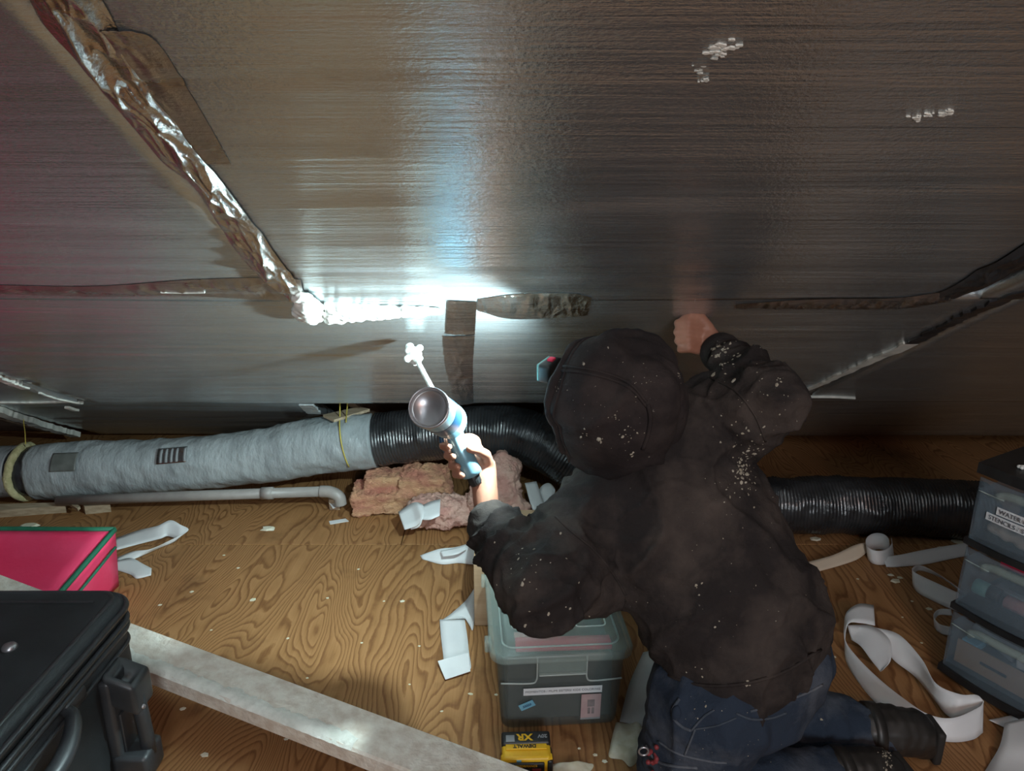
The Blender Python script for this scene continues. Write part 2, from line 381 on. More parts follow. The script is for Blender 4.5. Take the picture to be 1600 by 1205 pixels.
board(X0, -.492, VS+.002, VR-.02); board(-.488, 1.0, VS+.002, VR-.02); board(1.09, X1, VS+.002, VR-.02)
board(X0, -1.765, VB+.01, VS+.003, -.002); board(-1.72, 1.13, VB, VS+.003, -.002); board(1.17, X1, VB+.005, VS+.003, -.006)
board(-2.28, -.86, .02, VB-.012, -.022, droop=-.01); board(.15, 1.13, .10, VB-.02, -.03); board(1.17, X1, .03, VB-.012, -.022)

# --- foil tape along the joints
def uv_edges(L, R, n):
    f = lambda pts: np.array(catmull([(*PR(*p), 0) for p in pts], 6))
    A, B = f(L), f(R)
    g = lambda a: np.stack([np.interp(np.linspace(0, 1, n), np.linspace(0, 1, len(a)), a[:, k]) for k in range(2)], 1)
    return g(A), g(B)
def tape(name, L, R, mat, n, m, amp, sc, base=.006, seed=0, flat=None):
    A, B = uv_edges(L, R, n); vs, fs = [], []
    for i in range(n):
        for j in range(m):
            t = j/(m-1); u, v = A[i]*(1-t) + B[i]*t; e = min(1, 3.2*min(t, 1-t)+.02)
            rid = (1-abs(mnoise.noise((u*sc+seed, v*sc*.22, 1))))**4*.62 + (1-abs(mnoise.noise((u*sc*2.3+v*3, v*sc*.5+seed, 4))))**5*.36 + (1-abs(mnoise.noise((u*sc*4.6-v*4, v*sc*1.0+seed, 9))))**6*.18 - .1
            k = flat(i/(n-1), t) if flat else 1
            vs.append(roof(u, v, relief(u, v) + base + max(0, rid)*amp*e*k))
    for i in range(n-1):
        for j in range(m-1): fs.append((i*m+j, i*m+j+1, (i+1)*m+j+1, (i+1)*m+j))
    o = pyd(name, vs, fs, mat, None, True)
    if o.data.polygons[0].normal.dot(RN) < 0: o.data.flip_normals()
    return o
L = [(20, -45), (54, 13), (69, 39), (108, 82), (147, 129), (190, 177), (220, 211), (259, 255), (302, 289), (337, 341), (367, 388), (414, 440), (449, 464)]
R = [(130, -45), (160, 0), (185, 47), (205, 92), (240, 140), (268, 178), (290, 214), (318, 248), (336, 268), (375, 319), (414, 371), (435, 402), (476, 455)]
tag(tape('foil_tape', L, R, M['tape'], 460, 48, .025, 13, .0015, 3), 'badly crumpled shiny foil tape running up the joint between the two upper foil boards', 'tape')
L = [(96, 30), (130, 92), (170, 150), (215, 205), (262, 250)]
R = [(206, 48), (245, 66), (298, 147), (330, 200), (362, 255)]
tag(tape('foil_tape', L, R, M['tape_flat'], 90, 30, .010, 20, .0012, 8, lambda a, t: 1.2*max(0, 1-a*1.25)), 'wide flat foil tape patch beneath the crumpled tape, wrinkled at one end', 'tape')
Lh = [(-60, 445), (140, 447), (300, 436), (430, 432), (470, 436)]; Rh = [(-60, 462), (140, 464), (300, 462), (430, 468), (478, 470)]
tag(tape('foil_tape', Lh, Rh, M['tape_flat'], 160, 14, .007, 26, .001, 12), 'narrow foil tape along the horizontal joint left of the white foam', 'tape')
tag(tape('foil_tape', [(700, 468), (697, 520)], [(745, 470), (742, 522)], M['tape_dark'], 24, 24, .003, 30, .0014, 15), 'small square tape patch right at the end of the white foam bead', 'tape')
tag(tape('foil_tape', [(693, 524), (698, 575), (712, 632)], [(742, 523), (739, 575), (740, 630)], M['tape_dark'], 60, 24, .004, 24, .0014, 18), 'vertical foil tape strip hanging below the square tape patch', 'tape')
tag(tape('foil_tape', [(746, 466), (800, 460), (890, 459), (925, 464)], [(746, 484), (800, 497), (890, 494), (918, 492)], M['tape'], 120, 22, .004, 24, .0010, 21), 'short wrinkled foil tape on the horizontal joint beside the hooded head', 'tape')
tag(tape('foil_tape', [(1150, 476), (1260, 468), (1400, 466), (1480, 455)], [(1150, 482), (1260, 482), (1400, 482), (1490, 470)], M['tape_flat'], 120, 12, .012, 30, .004, 24), 'dark wrinkled foil tape on the horizontal joint beyond the raised fist', 'tape')
L = [(1700, 318), (1600, 380), (1530, 420), (1462, 460)]; R = [(1700, 352), (1600, 412), (1540, 446), (1490, 468)]
tag(tape('joint_tape', L, R, M['piping'], 120, 14, .012, 30, .004, 27), 'black torn tape over the steep joint near the plastic drawers', 'tape')

def strip(name, pts, wv, th, mat, label, cat, off=.012, jag=.004):
    # a foam or paper strip lying in a joint: uv polyline with a jagged width
    P = np.array(catmull([(*PR(*p), 0) for p in pts], 10))[:, :2]; vs, fs = [], []
    n = len(P)
    for i in range(n):
        d = P[min(i+1, n-1)]-P[max(i-1, 0)]; d /= np.linalg.norm(d); q = np.array((-d[1], d[0]))
        ww = wv(i/(n-1)) if callable(wv) else wv
        a, b_ = P[i]+q*(ww/2+random.uniform(-jag, jag)), P[i]-q*(ww/2+random.uniform(-jag, jag))
        for k, (uv, o) in enumerate(((a, off-th), (a, off), (b_, off), (b_, off-th))): vs.append(roof(uv[0], uv[1], o+relief(uv[0], uv[1])))
    for i in range(n-1):
        for k in range(4): fs.append((i*4+k, i*4+(k+1) % 4, (i+1)*4+(k+1) % 4, (i+1)*4+k))
    fs += [(0, 1, 2, 3), tuple((n-1)*4+k for k in range(4))]
    return tag(pyd(name, vs, fs, mat), label, cat)
strip('foam_strip', [(1258, 609), (1310, 586), (1360, 564), (1424, 537)], lambda t: .020+.024*t, .008, M['edge'], 'ragged grey foam strip in the slanting joint beside the raised elbow', 'foam strip', .005)
strip('foam_strip', [(1424, 537), (1480, 508), (1530, 484), (1610, 455)], .034, .02, M['black'], 'dark smeared sealant strip above the plastic drawers', 'sealant', .005, .007)
strip('foam_strip', [(1262, 621), (1300, 621), (1336, 623)], .008, .01, M['edge'], 'thin white foam edge strip under the slanting joint', 'foam strip', .002, .001)
strip('foam_strip', [(1585, 466), (1604, 463)], .012, .01, M['edge'], 'tiny white foam scrap at the joint above the plastic drawers', 'foam strip', .004, .001)
strip('foam_strip', [(-30, 575), (0, 592), (20, 600), (41, 607)], .030, .02, M['edge'], 'bluish white foam strip in the joint above the yellow fibreglass ring', 'foam strip', .004, .006)
strip('foam_strip', [(62, 614), (95, 625), (128, 632)], .010, .012, M['edge'], 'thin smeared foam strip leading to the corner of the lower foil board', 'foam strip', .004, .003)
strip('foam_strip', [(-40, 630), (0, 630), (60, 630), (108, 628)], .020, .012, M['edge'], 'straight white foam edge along the bottom of the outer foil board', 'foam strip', .004, .002)
strip('foam_strip', [(-40, 632), (0, 647), (40, 660), (90, 675), (118, 682)], .055, .027, M['edge'], 'greenish frayed foam edge of the board above the grey duct', 'foam strip', .004, .004)
strip('foam_strip', [(104, 640), (120, 645)], .020, .01, M['edge'], 'short pale scrap stuck to the dark board above the grey duct', 'foam strip', .0, .001)
strip('foam_strip', [(252, 453), (285, 454), (320, 453)], .005, .003, M['edge'], 'thin white line of foam showing through the horizontal tape', 'foam strip', .007, .001)
strip('foam_strip', [(478, 633), (485, 640), (491, 647)], .06, .008, M['grey'], 'grey tape end hanging at the corner of the dark board', 'tape', .0, .004)

# --- white spray foam bead
def rb(px, py, r, o=.008):
    u, v = PR(px, py); p = roof(u, v, o+relief(u, v)); bl.ell(p, r*random.uniform(.8, 1.2))
bl = Blob()
for k in range(160):
    a = random.random()*6.283; q = random.random()**.5
    rb(480+q*22*math.cos(a)+q*8*math.sin(a), 473+q*20*math.sin(a), .010, .012+.014*(1-q))
me = bl.build(.0035, 9); tag(link('foam_blob', me, M['foam'], None, True), 'big blob of wet white spray foam at the end of the crumpled tape', 'foam')
bl = Blob()
for k in range(420):
    x = 514+random.random()**1.2*176; t = (x-514)/176; hw = 11*(1-t)**1.4+4.0
    rb(x, 481.5+random.uniform(-1, 1)*hw*.7+2*(1-t), .006+.008*(1-t), .006)
me = bl.build(.003, 6); tag(link('foam_bead', me, M['foam'], None, True), 'tapering bead of fresh white foam in the horizontal joint', 'foam')
# dried splashes on the boards
V_u, V_v = Vector((1, 0, 0)), Vector((0, -RC, RS))
for (px, py, s) in ((1130, 74, .016), (1126, 86, .011), (1094, 110, .009), (1102, 124, .007), (1436, 184, .012), (1478, 176, .012), (1452, 180, .006)):
    u, v = PR(px, py); vs, fs = [], []
    for k in range(12):
        a, b_ = u+random.gauss(0, s*.6), v+random.gauss(0, s*.35); r = s*random.uniform(.12, .42); n0 = len(vs); m_ = 7
        for z, q in ((.0, 1), (.0014, .8)):
            for t in range(m_):
                w_ = random.uniform(.5, 1.2)*q; vs.append(roof(a+r*1.3*w_*math.cos(6.283*t/m_), b_+r*.6*w_*math.sin(6.283*t/m_), relief(a, b_)+z))
        fs += [tuple(n0+m_+t for t in range(m_))]+[(n0+t, n0+(t+1) % m_, n0+m_+(t+1) % m_, n0+m_+t) for t in range(m_)]
    tag(pyd('foam_splash', vs, fs, M['edge']), 'small dried white splash on the upper foil board', 'splash', 'dried splashes on the foil boards')

# ================================================================== DUCTS AND PIPE
def wr(seed, amp):
    def f(L, a):
        x, y = math.cos(a), math.sin(a)
        r1 = 1-abs(mnoise.noise((L*7+seed, x*1.4, y*1.4)))
        return amp*(mnoise.noise((L*4+seed, x*1.2, y*1.2))*.9 + mnoise.noise((L*16+x*2, x*2.2+seed, y*2.2))*.55 + r1**4*.7 - .4)
    return f
gd = empty('grey_insulated_duct', PY(300, 765, 3.07)); tag(gd, 'wrinkled grey insulated flexible duct lying along the eave', 'duct')
def under(o, par):
    o.parent = par; o.matrix_parent_inverse = Matrix.Translation(-Vector(par.location)) if par.rotation_euler.z == 0 else par.matrix_basis.inverted(); return o
gp = [PY(*p) for p in ((62, 737, 3.07), (130, 735, 3.07), (200, 731, 3.07), (300, 724, 3.07), (400, 713, 3.08), (500, 697, 3.08), (586, 688, 3.08))]
gpath = catmull(gp, 26)
under(tube('jacket', gpath, lambda t: .128-.004*t+.004*math.sin(t*9), M['grey'], None, 40, True, True, wr(2, .010)), gd)
gl = catmull([PY(-190, 742, 3.07), PY(-60, 740, 3.07), PY(0, 738, 3.07), PY(30, 737, 3.07)], 12)
under(tube('jacket', gl, .117, M['grey'], None, 36, True, True, wr(9, .004)), gd)
under(tube('inner_liner', [PY(26, 737, 3.07), PY(48, 737, 3.07), PY(70, 737, 3.07)], .112, M['black'], None, 32), gd)
P, T, N = frame_of(gl); rp = []
for k in range(41):
    a = 2*math.pi*k/40; c = PY(41, 737, 3.07); B = T[-1].cross(N[-1]); rp.append(c + (N[-1]*math.cos(a)+B*math.sin(a))*.118 + T[-1]*.008*math.sin(2*a+1))
ring = tube('fibreglass_ring', rp, .017, M['fiber'], None, 14, False, True, lambda L, a: .005*mnoise.noise((L*40, math.cos(a)*2, math.sin(a)*2)))
under(ring, gd)
def ductpatch(name, path, i0, i1, a0, a1, r, mat, par, n=10):
    P, T, N = frame_of(path); vs = []; fs = []; m = i1-i0+1
    for i in range(i0, i1+1):
        B = T[i].cross(N[i])
        for k in range(n): a = a0+(a1-a0)*k/(n-1); vs.append(P[i]+(N[i]*math.cos(a)+B*math.sin(a))*r)
    for i in range(m-1):
        for k in range(n-1): fs.append((i*n+k, i*n+k+1, (i+1)*n+k+1, (i+1)*n+k))
    o = pyd(name, vs, fs, mat, None, True); s = o.modifiers.new('t', 'SOLIDIFY'); s.thickness = .002; s.offset = 0
    return under(o, par)
# camera-side of the duct: find the sign of the ring angle that faces the room
P_, T_, N_ = frame_of(gpath); sg = 1 if T_[5].cross(N_[5]).y < 0 else -1
gl_i = lambda px: min(range(len(gpath)), key=lambda i: abs(proj(gpath[i])[0]-px))
lb = ductpatch('printed_label', gpath, gl_i(270), gl_i(311), sg*.62, sg*1.15, .1355, M['tape_flat'], gd)
for k in range(5):
    i = gl_i(274+k*8); ductpatch('label_line', gpath, i, i+1, sg*.66, sg*1.12, .1385, M['greyitem'], gd, 6)
ductpatch('tape_patch', gpath, gl_i(106), gl_i(146), sg*.55, sg*1.2, .1345, M['patch'], gd)
for dx in (0, 1):
    q = gl_i(541+dx*9); i = q
    pth = [PY(531+dx*14, 606, 3.0)] + [gpath[i]+(N_[i]*math.cos(a)+T_[i].cross(N_[i])*math.sin(a))*.138+T_[i]*(.03*a/2.2) for a in [sg*x for x in np.linspace(.25, 2.1 if dx == 0 else .5, 12)]]
    under(tube('tie_cord', pth, .0028, M['cord'], None, 6), gd)
tag(tube('hanging_cord', [PY(37, 652, 3.2), PY(37, 660, 3.18), PY(39, 675, 3.12), PY(40, 694, 3.07)], .002, M['cord'], None, 6), 'thin yellow cord hanging down to the fibreglass ring', 'cord')
bd = empty('black_flexible_duct', PY(700, 760, 3.05)); tag(bd, 'shiny black ribbed flexible duct running behind the kneeling person', 'duct')
bp = [PY(*p) for p in ((592, 688, 3.08), (640, 682, 3.07), (720, 674, 3.05), (800, 676, 3.02), (860, 700, 2.98), (930, 742, 2.93), (1010, 772, 2.88), (1100, 788, 2.80), (1210, 790, 2.77), (1320, 790, 2.76), (1420, 793, 2.75), (1540, 799, 2.72))]
bpath = catmull(bp, 84)
def ribs(L, a):
    x, y = math.cos(a), math.sin(a)
    return .0014*math.sin(L*2*math.pi/.0135+2.5*mnoise.noise((L*3, x, y)))+.0035*mnoise.noise((L*22, x*3, y*3)) + .009*mnoise.noise((L*5, x*1.3, y*1.3)) + .007*max(0, (1-abs(mnoise.noise((L*4.5+x, x*1.6+7, y*1.6))))-.88)*8
under(tube('ribbed_film', bpath, .117, M['black'], None, 36, True, True, ribs), bd)
pv = empty('pvc_pipe', PY(300, 772, 2.92)); tag(pv, 'thin pale plastic drain pipe running under the grey duct', 'pipe')
pp = [PY(90, 783, 2.92), PY(300, 775, 2.92), PY(505, 768, 2.92)]
under(tube('pipe_run', pp, .0225, M['pvc'], None, 18), pv)
under(tube('coupling', [PY(409, 771, 2.92), PY(427, 770.6, 2.92)], .0272, M['pvc'], None, 20), pv)
e0 = PY(500, 768, 2.92); el = catmull([e0, e0+Vector((.045, -.002, -.002)), e0+Vector((.082, -.006, -.022)), e0+Vector((.09, -.010, -.06))], 8)
under(tube('elbow', el, .026, M['pvc'], None, 18), pv)
def scrap(name, quad, z0, th, mat, label, cat='wood scrap', group=None):
    a = [PZ(x, y, z0) for x, y in quad]; n = len(a)
    vs = a + [p+Vector((0, 0, th)) for p in a]
    fs = [tuple(range(n))[::-1], tuple(range(n, 2*n))] + [(k, (k+1) % n, n+(k+1) % n, n+k) for k in range(n)]
    return tag(pyd(name, vs, fs, mat), label, cat, group)
scrap('wood_scrap', [(-40, 800), (105, 796), (104, 801), (40, 806), (-40, 812)], 0, .035, M['wood'], 'long split wood scrap under the end of the grey duct')
scrap('wood_scrap', [(103, 781), (126, 795), (122, 799), (99, 785)], .036, .012, M['wood'], 'short splinter of wood lying across the longer scrap')
scrap('wood_scrap', [(130, 799), (172, 796), (174, 800), (134, 804)], 0, .038, M['wood'], 'little broken wood block propping the drain pipe')
scrap('wood_scrap', [(514, 792), (531, 792), (531, 797), (515, 797)], 0, .050, M['wood'], 'small wood block behind the elbow of the drain pipe')
scrap('wood_scrap', [(505, 652), (562, 639), (578, 643), (522, 660)], .394, .012, M['wood'], 'splintered brown wood end showing above the grey duct')

# ================================================================== FIBREGLASS
def batt(name, boxes, mat, label, vox=.008, amp=.016, seed=0):
    bl = Blob()
    for q in boxes:
        if len(q) == 3: bl.block(*q)
        else: bl.ell(q[0], q[1], None, 3)
    me = bl.build(vox, 24); V = coords(me); Nn = normals(me)
    lay = np.array([mnoise.noise((x*3, y*3, z*26+seed)) for x, y, z in V])
    V = V + Nn*((nz(V, 14, seed)*.8 + lay*.55 + (1-np.abs(nz(V, 8, seed+3)))**6*(-.3) + nz(V, 45, seed)*.45 + nz(V, 95, seed)*.45)*amp)[:, None]
    V[:, 2] = np.maximum(V[:, 2], .001); setco(me, V)
    return tag(link(name, me, mat, None, True), label, 'insulation')
p = PZ(625, 808, 0); bx = [((p.x, p.y+.10, .055), (.215, .095, .05), .06), ((p.x+.02, p.y+.13, .125), (.19, .075, .03), .02), ((p.x+.10, p.y+.10, .14), (.10, .09, .035), -.1)]
batt('fibreglass_batt', bx, M['pink_batt'], 'orange pink fibreglass batt end lying beneath the ducts', .006, .021, 1)
bx = []
for k in range(34):
    t = random.random(); p = PZ(652+t*95, 838-8*random.random()*t, 0); bx.append(((p.x, p.y+.060+.045*random.random(), .04+.060*random.random()), (.060, .062, .048)))
batt('fibreglass_clump', bx, M['pink_batt2'], 'torn greyish pink fibreglass clump behind the gun hand', .008, .022, 5)
bx = [(tuple(PY(x, y, Y)), (.045, .05, .06)) for x, y, Y in ((770, 735, 2.82), (785, 750, 2.8), (800, 775, 2.78), (812, 800, 2.74), (790, 790, 2.78), (760, 750, 2.85), (800, 735, 2.86), (770, 790, 2.74), (790, 815, 2.72), (800, 815, 2.76), (750, 765, 2.82), (780, 770, 2.78), (760, 735, 2.86), (785, 725, 2.86), (800, 755, 2.80), (745, 790, 2.78))]
batt('fibreglass_tuft', bx, M['pink_batt2'], 'tall pink fibreglass tuft leaning against the black duct', .008, .018, 9)

# ================================================================== PAPER STRIPS
def ribbon(st, label, mat='paper', cat='paper strip', name='paper_strip', k=7, th=.0012, m=5, belly=.0, sharp=False):
    A = [PZ(a[0], a[1], a[2]) for a, b in st]; B = [PZ(b[0], b[1], b[2]) for a, b in st]
    if not sharp: A, B = catmull(A, k), catmull(B, k)
    vs, fs = [], []; n = len(A)
    for i in range(n):
        a, b = np.array(A[i]), np.array(B[i])
        for j in range(m):
            t = j/(m-1); p = a*(1-t)+b*t; p[2] = max(.0015, p[2]+belly*math.sin(math.pi*t)); vs.append(p)
    for i in range(n-1):
        for j in range(m-1): fs.append((i*m+j, i*m+j+1, (i+1)*m+j+1, (i+1)*m+j))
    o = pyd(name, vs, fs, M[mat], None, not sharp); s = o.modifiers.new('t', 'SOLIDIFY'); s.thickness = th; s.offset = 1
    return tag(o, label, cat)
Z = .003
ribbon([((178, 842, .004), (180, 860, .004)), ((215, 829, .02), (218, 850, .004)), ((245, 822, .045), (250, 842, .01)), ((266, 813, .06), (262, 838, .012)), ((282, 820, .05), (276, 843, .006)), ((294, 829, .03), (270, 848, .004)), ((262, 846, .02), (250, 856, .004)), ((235, 858, .025), (228, 866, .004)), ((208, 862, .02), (205, 876, .003)), ((182, 872, .01), (186, 886, .003))],
       'white backing paper strip twisted into a loop beside the pink bag')
ribbon([((183, 876, .012), (180, 890, .003)), ((205, 872, .012), (204, 898, .003)), ((225, 882, .010), (214, 904, .003)), ((237, 888, .004), (236, 899, .003))], 'torn white paper flap on the floor beside the pink bag')
ribbon([((622, 800, .10), (632, 828, .07)), ((640, 788, .13), (650, 822, .09)), ((652, 785, .15), (660, 812, .12)), ((662, 790, .14), (664, 800, .13)), ((657, 800, .12), (656, 822, .08)), ((645, 802, .11), (642, 828, .06))], 'white curled paper strip on the fibreglass clump, rolled end', k=9)
ribbon([((655, 792, .13), (658, 812, .11)), ((672, 784, .15), (672, 812, .12)), ((688, 780, .16), (687, 806, .13))], 'white paper strip end bent upright on the fibreglass clump')
ribbon([((656, 868, .008), (660, 874, .003)), ((686, 858, .045), (690, 882, .003)), ((712, 855, .05), (716, 880, .004)), ((735, 848, .055), (740, 882, .012)), ((755, 838, .06), (760, 880, .02))], 'folded white paper strip on the floor below the fibreglass clump')
ribbon([((688, 861, .050), (692, 870, .042)), ((712, 856, .060), (714, 866, .052)), ((728, 852, .064), (729, 858, .058))], 'narrow inner fold of paper below the fibreglass clump')
ribbon([((742, 918, .010), (742, 965, .003)), ((728, 938, .012), (738, 985, .003)), ((706, 958, .006), (730, 968, .004)), ((692, 968, .006), (726, 966, .010))], 'thin crumpled white paper strip against the cardboard box')
ribbon([((687, 968, .010), (726, 968, .012)), ((689, 995, .006), (730, 993, .006)), ((692, 1020, .004), (733, 1020, .004)), ((694, 1038, .004), (736, 1040, .004)), ((698, 1048, .004), (735, 1046, .005))], 'flat white paper strip lying on the bare plywood left of the tote')
ribbon([((684, 1033, .016), (732, 1020, .020)), ((690, 1048, .012), (733, 1036, .014)), ((696, 1062, .008), (735, 1049, .009))], 'folded over end of the white paper on the bare plywood', sharp=True)
ribbon([((820, 755, .16), (838, 752, .16)), ((830, 790, .10), (850, 785, .10)), ((843, 820, .05), (862, 812, .06)), ((860, 838, .03), (880, 815, .05)), ((885, 820, .05), (905, 800, .07))], 'grey white paper strip draped beside the pink fibreglass tuft')
ribbon([((838, 775, .10), (842, 800, .05)), ((846, 760, .14), (855, 790, .08)), ((858, 755, .15), (864, 782, .10)), ((867, 765, .13), (866, 785, .09)), ((862, 775, .12), (855, 800, .06))], 'curled grey paper loop in the dark beside the black duct', k=9)
ribbon([((812, 848, .252), (848, 836, .260)), ((826, 860, .252), (862, 846, .258)), ((838, 870, .251), (874, 858, .254))], 'pale paper sheet on the floor behind the lifted forearm')
ribbon([((912, 735, .34), (925, 740, .34)), ((918, 760, .26), (936, 755, .26)), ((914, 790, .17), (938, 780, .18))], 'bright white paper scrap showing under the hood')
ribbon([((1005, 1020, .004), (1050, 1010, .02)), ((985, 1065, .004), (1035, 1050, .05)), ((975, 1100, .004), (1025, 1110, .04)), ((968, 1128, .003), (1005, 1136, .004))], 'grey creased paper sheet on the floor between tote and jeans')
ribbon([((1215, 893, .006), (1212, 912, .003)), ((1255, 880, .02), (1268, 896, .004)), ((1300, 868, .03), (1312, 884, .004)), ((1335, 852, .035), (1340, 874, .006)), ((1352, 848, .04), (1356, 862, .01))], 'tan backed paper strip leading to the small curl by the duct', 'tan')
ring = []
for k in range(15):
    a = .4 - k/14*7.0; c = (1372, 856); q = 1-.018*k
    ring.append(((c[0]+22*q*math.cos(a), c[1]-4-16*q*math.sin(a)-6, .055), (c[0]+22*q*math.cos(a)+3, c[1]+14-14*q*math.sin(a), .004)))
ribbon(ring, 'white paper curled into a small standing roll by the black duct', k=4)
ribbon([((1378, 868, .03), (1385, 886, .003)), ((1400, 868, .03), (1402, 886, .003)), ((1440, 860, .03), (1445, 882, .003)), ((1480, 853, .03), (1484, 874, .003)), ((1512, 848, .03), (1514, 868, .003))], 'straight grey white paper strip between the small curl and the drawers')
ribbon([((1505, 925, .05), (1510, 935, .03)), ((1470, 900, .06), (1475, 906, .045)), ((1440, 884, .07), (1436, 892, .05)), ((1426, 888, .07), (1426, 908, .02)), ((1432, 896, .06), (1434, 926, .003)), ((1465, 912, .05), (1468, 944, .003)), ((1500, 928, .04), (1500, 958, .003))], 'long white paper loop bulging out beside the drawers')
ribbon([((1486, 952, .05), (1488, 962, .04)), ((1468, 952, .05), (1466, 962, .035)), ((1459, 962, .045), (1460, 978, .01)), ((1468, 975, .03), (1470, 990, .004)), ((1485, 980, .02), (1488, 994, .003))], 'little white paper ring against the corner of the drawers')
ribbon([((1365, 946, .075), (1367, 978, .070)), ((1342, 944, .085), (1345, 974, .080)), ((1324, 956, .075), (1325, 976, .07)), ((1319, 976, .055), (1320, 1010, .02)), ((1321, 1002, .04), (1322, 1034, .003)), ((1342, 1030, .04), (1338, 1062, .003)), ((1375, 1062, .04), (1365, 1095, .003)), ((1410, 1090, .045), (1405, 1128, .003)), ((1450, 1116, .05), (1448, 1152, .003)), ((1490, 1122, .06), (1488, 1160, .003)), ((1530, 1105, .065), (1520, 1156, .003)), ((1537, 1095, .065), (1536, 1145, .005))], 'large white paper ribbon in a long oval loop on the reddish floor')
ribbon([((1324, 977, .06), (1330, 1000, .03)), ((1362, 978, .075), (1345, 1010, .045)), ((1390, 1000, .07), (1360, 1030, .04)), ((1392, 1030, .055), (1372, 1045, .035)), ((1380, 1046, .045), (1375, 1050, .03))], 'white paper curl nested inside the head of the long oval loop')
ribbon([((1366, 980, .072), (1378, 1000, .05)), ((1405, 992, .075), (1395, 1030, .03)), ((1440, 1030, .075), (1430, 1058, .02)), ((1462, 1068, .07), (1458, 1092, .02)), ((1500, 1085, .07), (1480, 1118, .015)), ((1526, 1086, .07), (1500, 1122, .02)), ((1537, 1096, .066), (1536, 1120, .02))], 'far side of the long white paper loop with a kinked end')
ribbon([((1540, 1066, .010), (1552, 1096, .003)), ((1570, 1080, .010), (1578, 1102, .003)), ((1592, 1090, .006), (1596, 1102, .003))], 'white paper corner poking out under the drawers')
ribbon([((1545, 1125, .01), (1580, 1142, .003)), ((1575, 1119, .012), (1578, 1140, .005)), ((1598, 1113, .010), (1600, 1132, .004))], 'small folded white paper between the loop and the big sheet')
ribbon([((1570, 1130, .03), (1615, 1118, .05)), ((1562, 1165, .02), (1620, 1160, .05)), ((1545, 1195, .005), (1625, 1200, .03)), ((1520, 1235, .003), (1625, 1240, .02))], 'big white paper sheet near the boots')

# ================================================================== PINK BAG, SUITCASE, BEAM
pb = empty('pink_bag', (-1.75, 2.1, 0)); tag(pb, 'bright pink soft storage box with green piped edges behind the suitcase', 'storage box')
c0 = {'tb': Vector((-1.385, 2.29, .252)), 'tf': Vector((-1.475, 1.67, .085)), 'bb': Vector((-1.435, 2.335, .002)), 'bf': Vector((-1.49, 1.67, .002))}
Lx = Vector((-1.40, .0, 0)); n = 14
def quadsurf(name, a, b, c, d, mat, parent, nu=16, nv=16, h=None, th=.004):
    vs, fs = [], []
    for i in range(nu+1):
        for j in range(nv+1):
            s, t = i/nu, j/nv; p = (a*(1-s)+b*s)*(1-t)+(d*(1-s)+c*s)*t
            if h: p = p+h(s, t, p)
            vs.append(p)
    for i in range(nu):
        for j in range(nv): fs.append((i*(nv+1)+j, i*(nv+1)+j+1, (i+1)*(nv+1)+j+1, (i+1)*(nv+1)+j))
    o = pyd(name, vs, fs, mat, None, True); s_ = o.modifiers.new('t', 'SOLIDIFY'); s_.thickness = th; s_.offset = 0
    return under(o, parent)
sag = lambda s, t, p: Vector((0, 0, -.020*math.sin(math.pi*min(1, s*1.0))*math.sin(math.pi*t)+.005*mnoise.noise(p*7)*math.sin(math.pi*s)*math.sin(math.pi*t)))
tbL, tfL, bbL, bfL = c0['tb']+Lx+Vector((0, .03, -.01)), c0['tf']+Lx, c0['bb']+Lx, c0['bf']+Lx
quadsurf('top_panel', c0['tb'], tbL, tfL, c0['tf'], M['pinkbox'], pb, 20, 20, sag)
quadsurf('side_panel', c0['tb'], c0['tf'], c0['bf'], c0['bb'], M['pinkbox'], pb, 12, 8, lambda s, t, p: Vector((.012*math.sin(math.pi*t)*math.sin(math.pi*s), 0, 0)))
quadsurf('front_panel', c0['tf'], tfL, bfL, c0['bf'], M['pinkbox'], pb, 6, 4)
quadsurf('back_panel', c0['tb'], tbL, bbL, c0['bb'], M['pinkbox'], pb, 6, 4)
for a, b in ((c0['tb'], c0['tf']), (c0['tb'], tbL), (c0['tf'], tfL)):
    under(tube('piping', [a+(b-a)*t+Vector((0, 0, .003)) for t in np.linspace(0, 1, 14)], .009, M['green'], None, 8, True, True, lambda L, q: .0015*mnoise.noise((L*40, q, 0))), pb)
a, b = c0['tb']+Vector((.004, -.02, -.055)), c0['tf']+Vector((.012, .03, -.03))
under(tube('side_seam', [a+(b-a)*t+Vector((.008*math.sin(math.pi*t), 0, 0)) for t in np.linspace(0, 1, 10)], .005, M['green'], None, 6), pb)
tri = [c0['bf']+(c0['bb']-c0['bf'])*t+(Vector((.012, 0, z))) for t, z in ((.66, .045), (.74, .045), (.715, .085), (.68, .08))]
under(pyd('side_emblem', tri+[p+Vector((.003, 0, 0)) for p in tri], [(0, 1, 2, 3), (4, 5, 6, 7), (0, 1, 5, 4), (1, 2, 6, 5), (2, 3, 7, 6), (3, 0, 4, 7)], M['green']), pb)

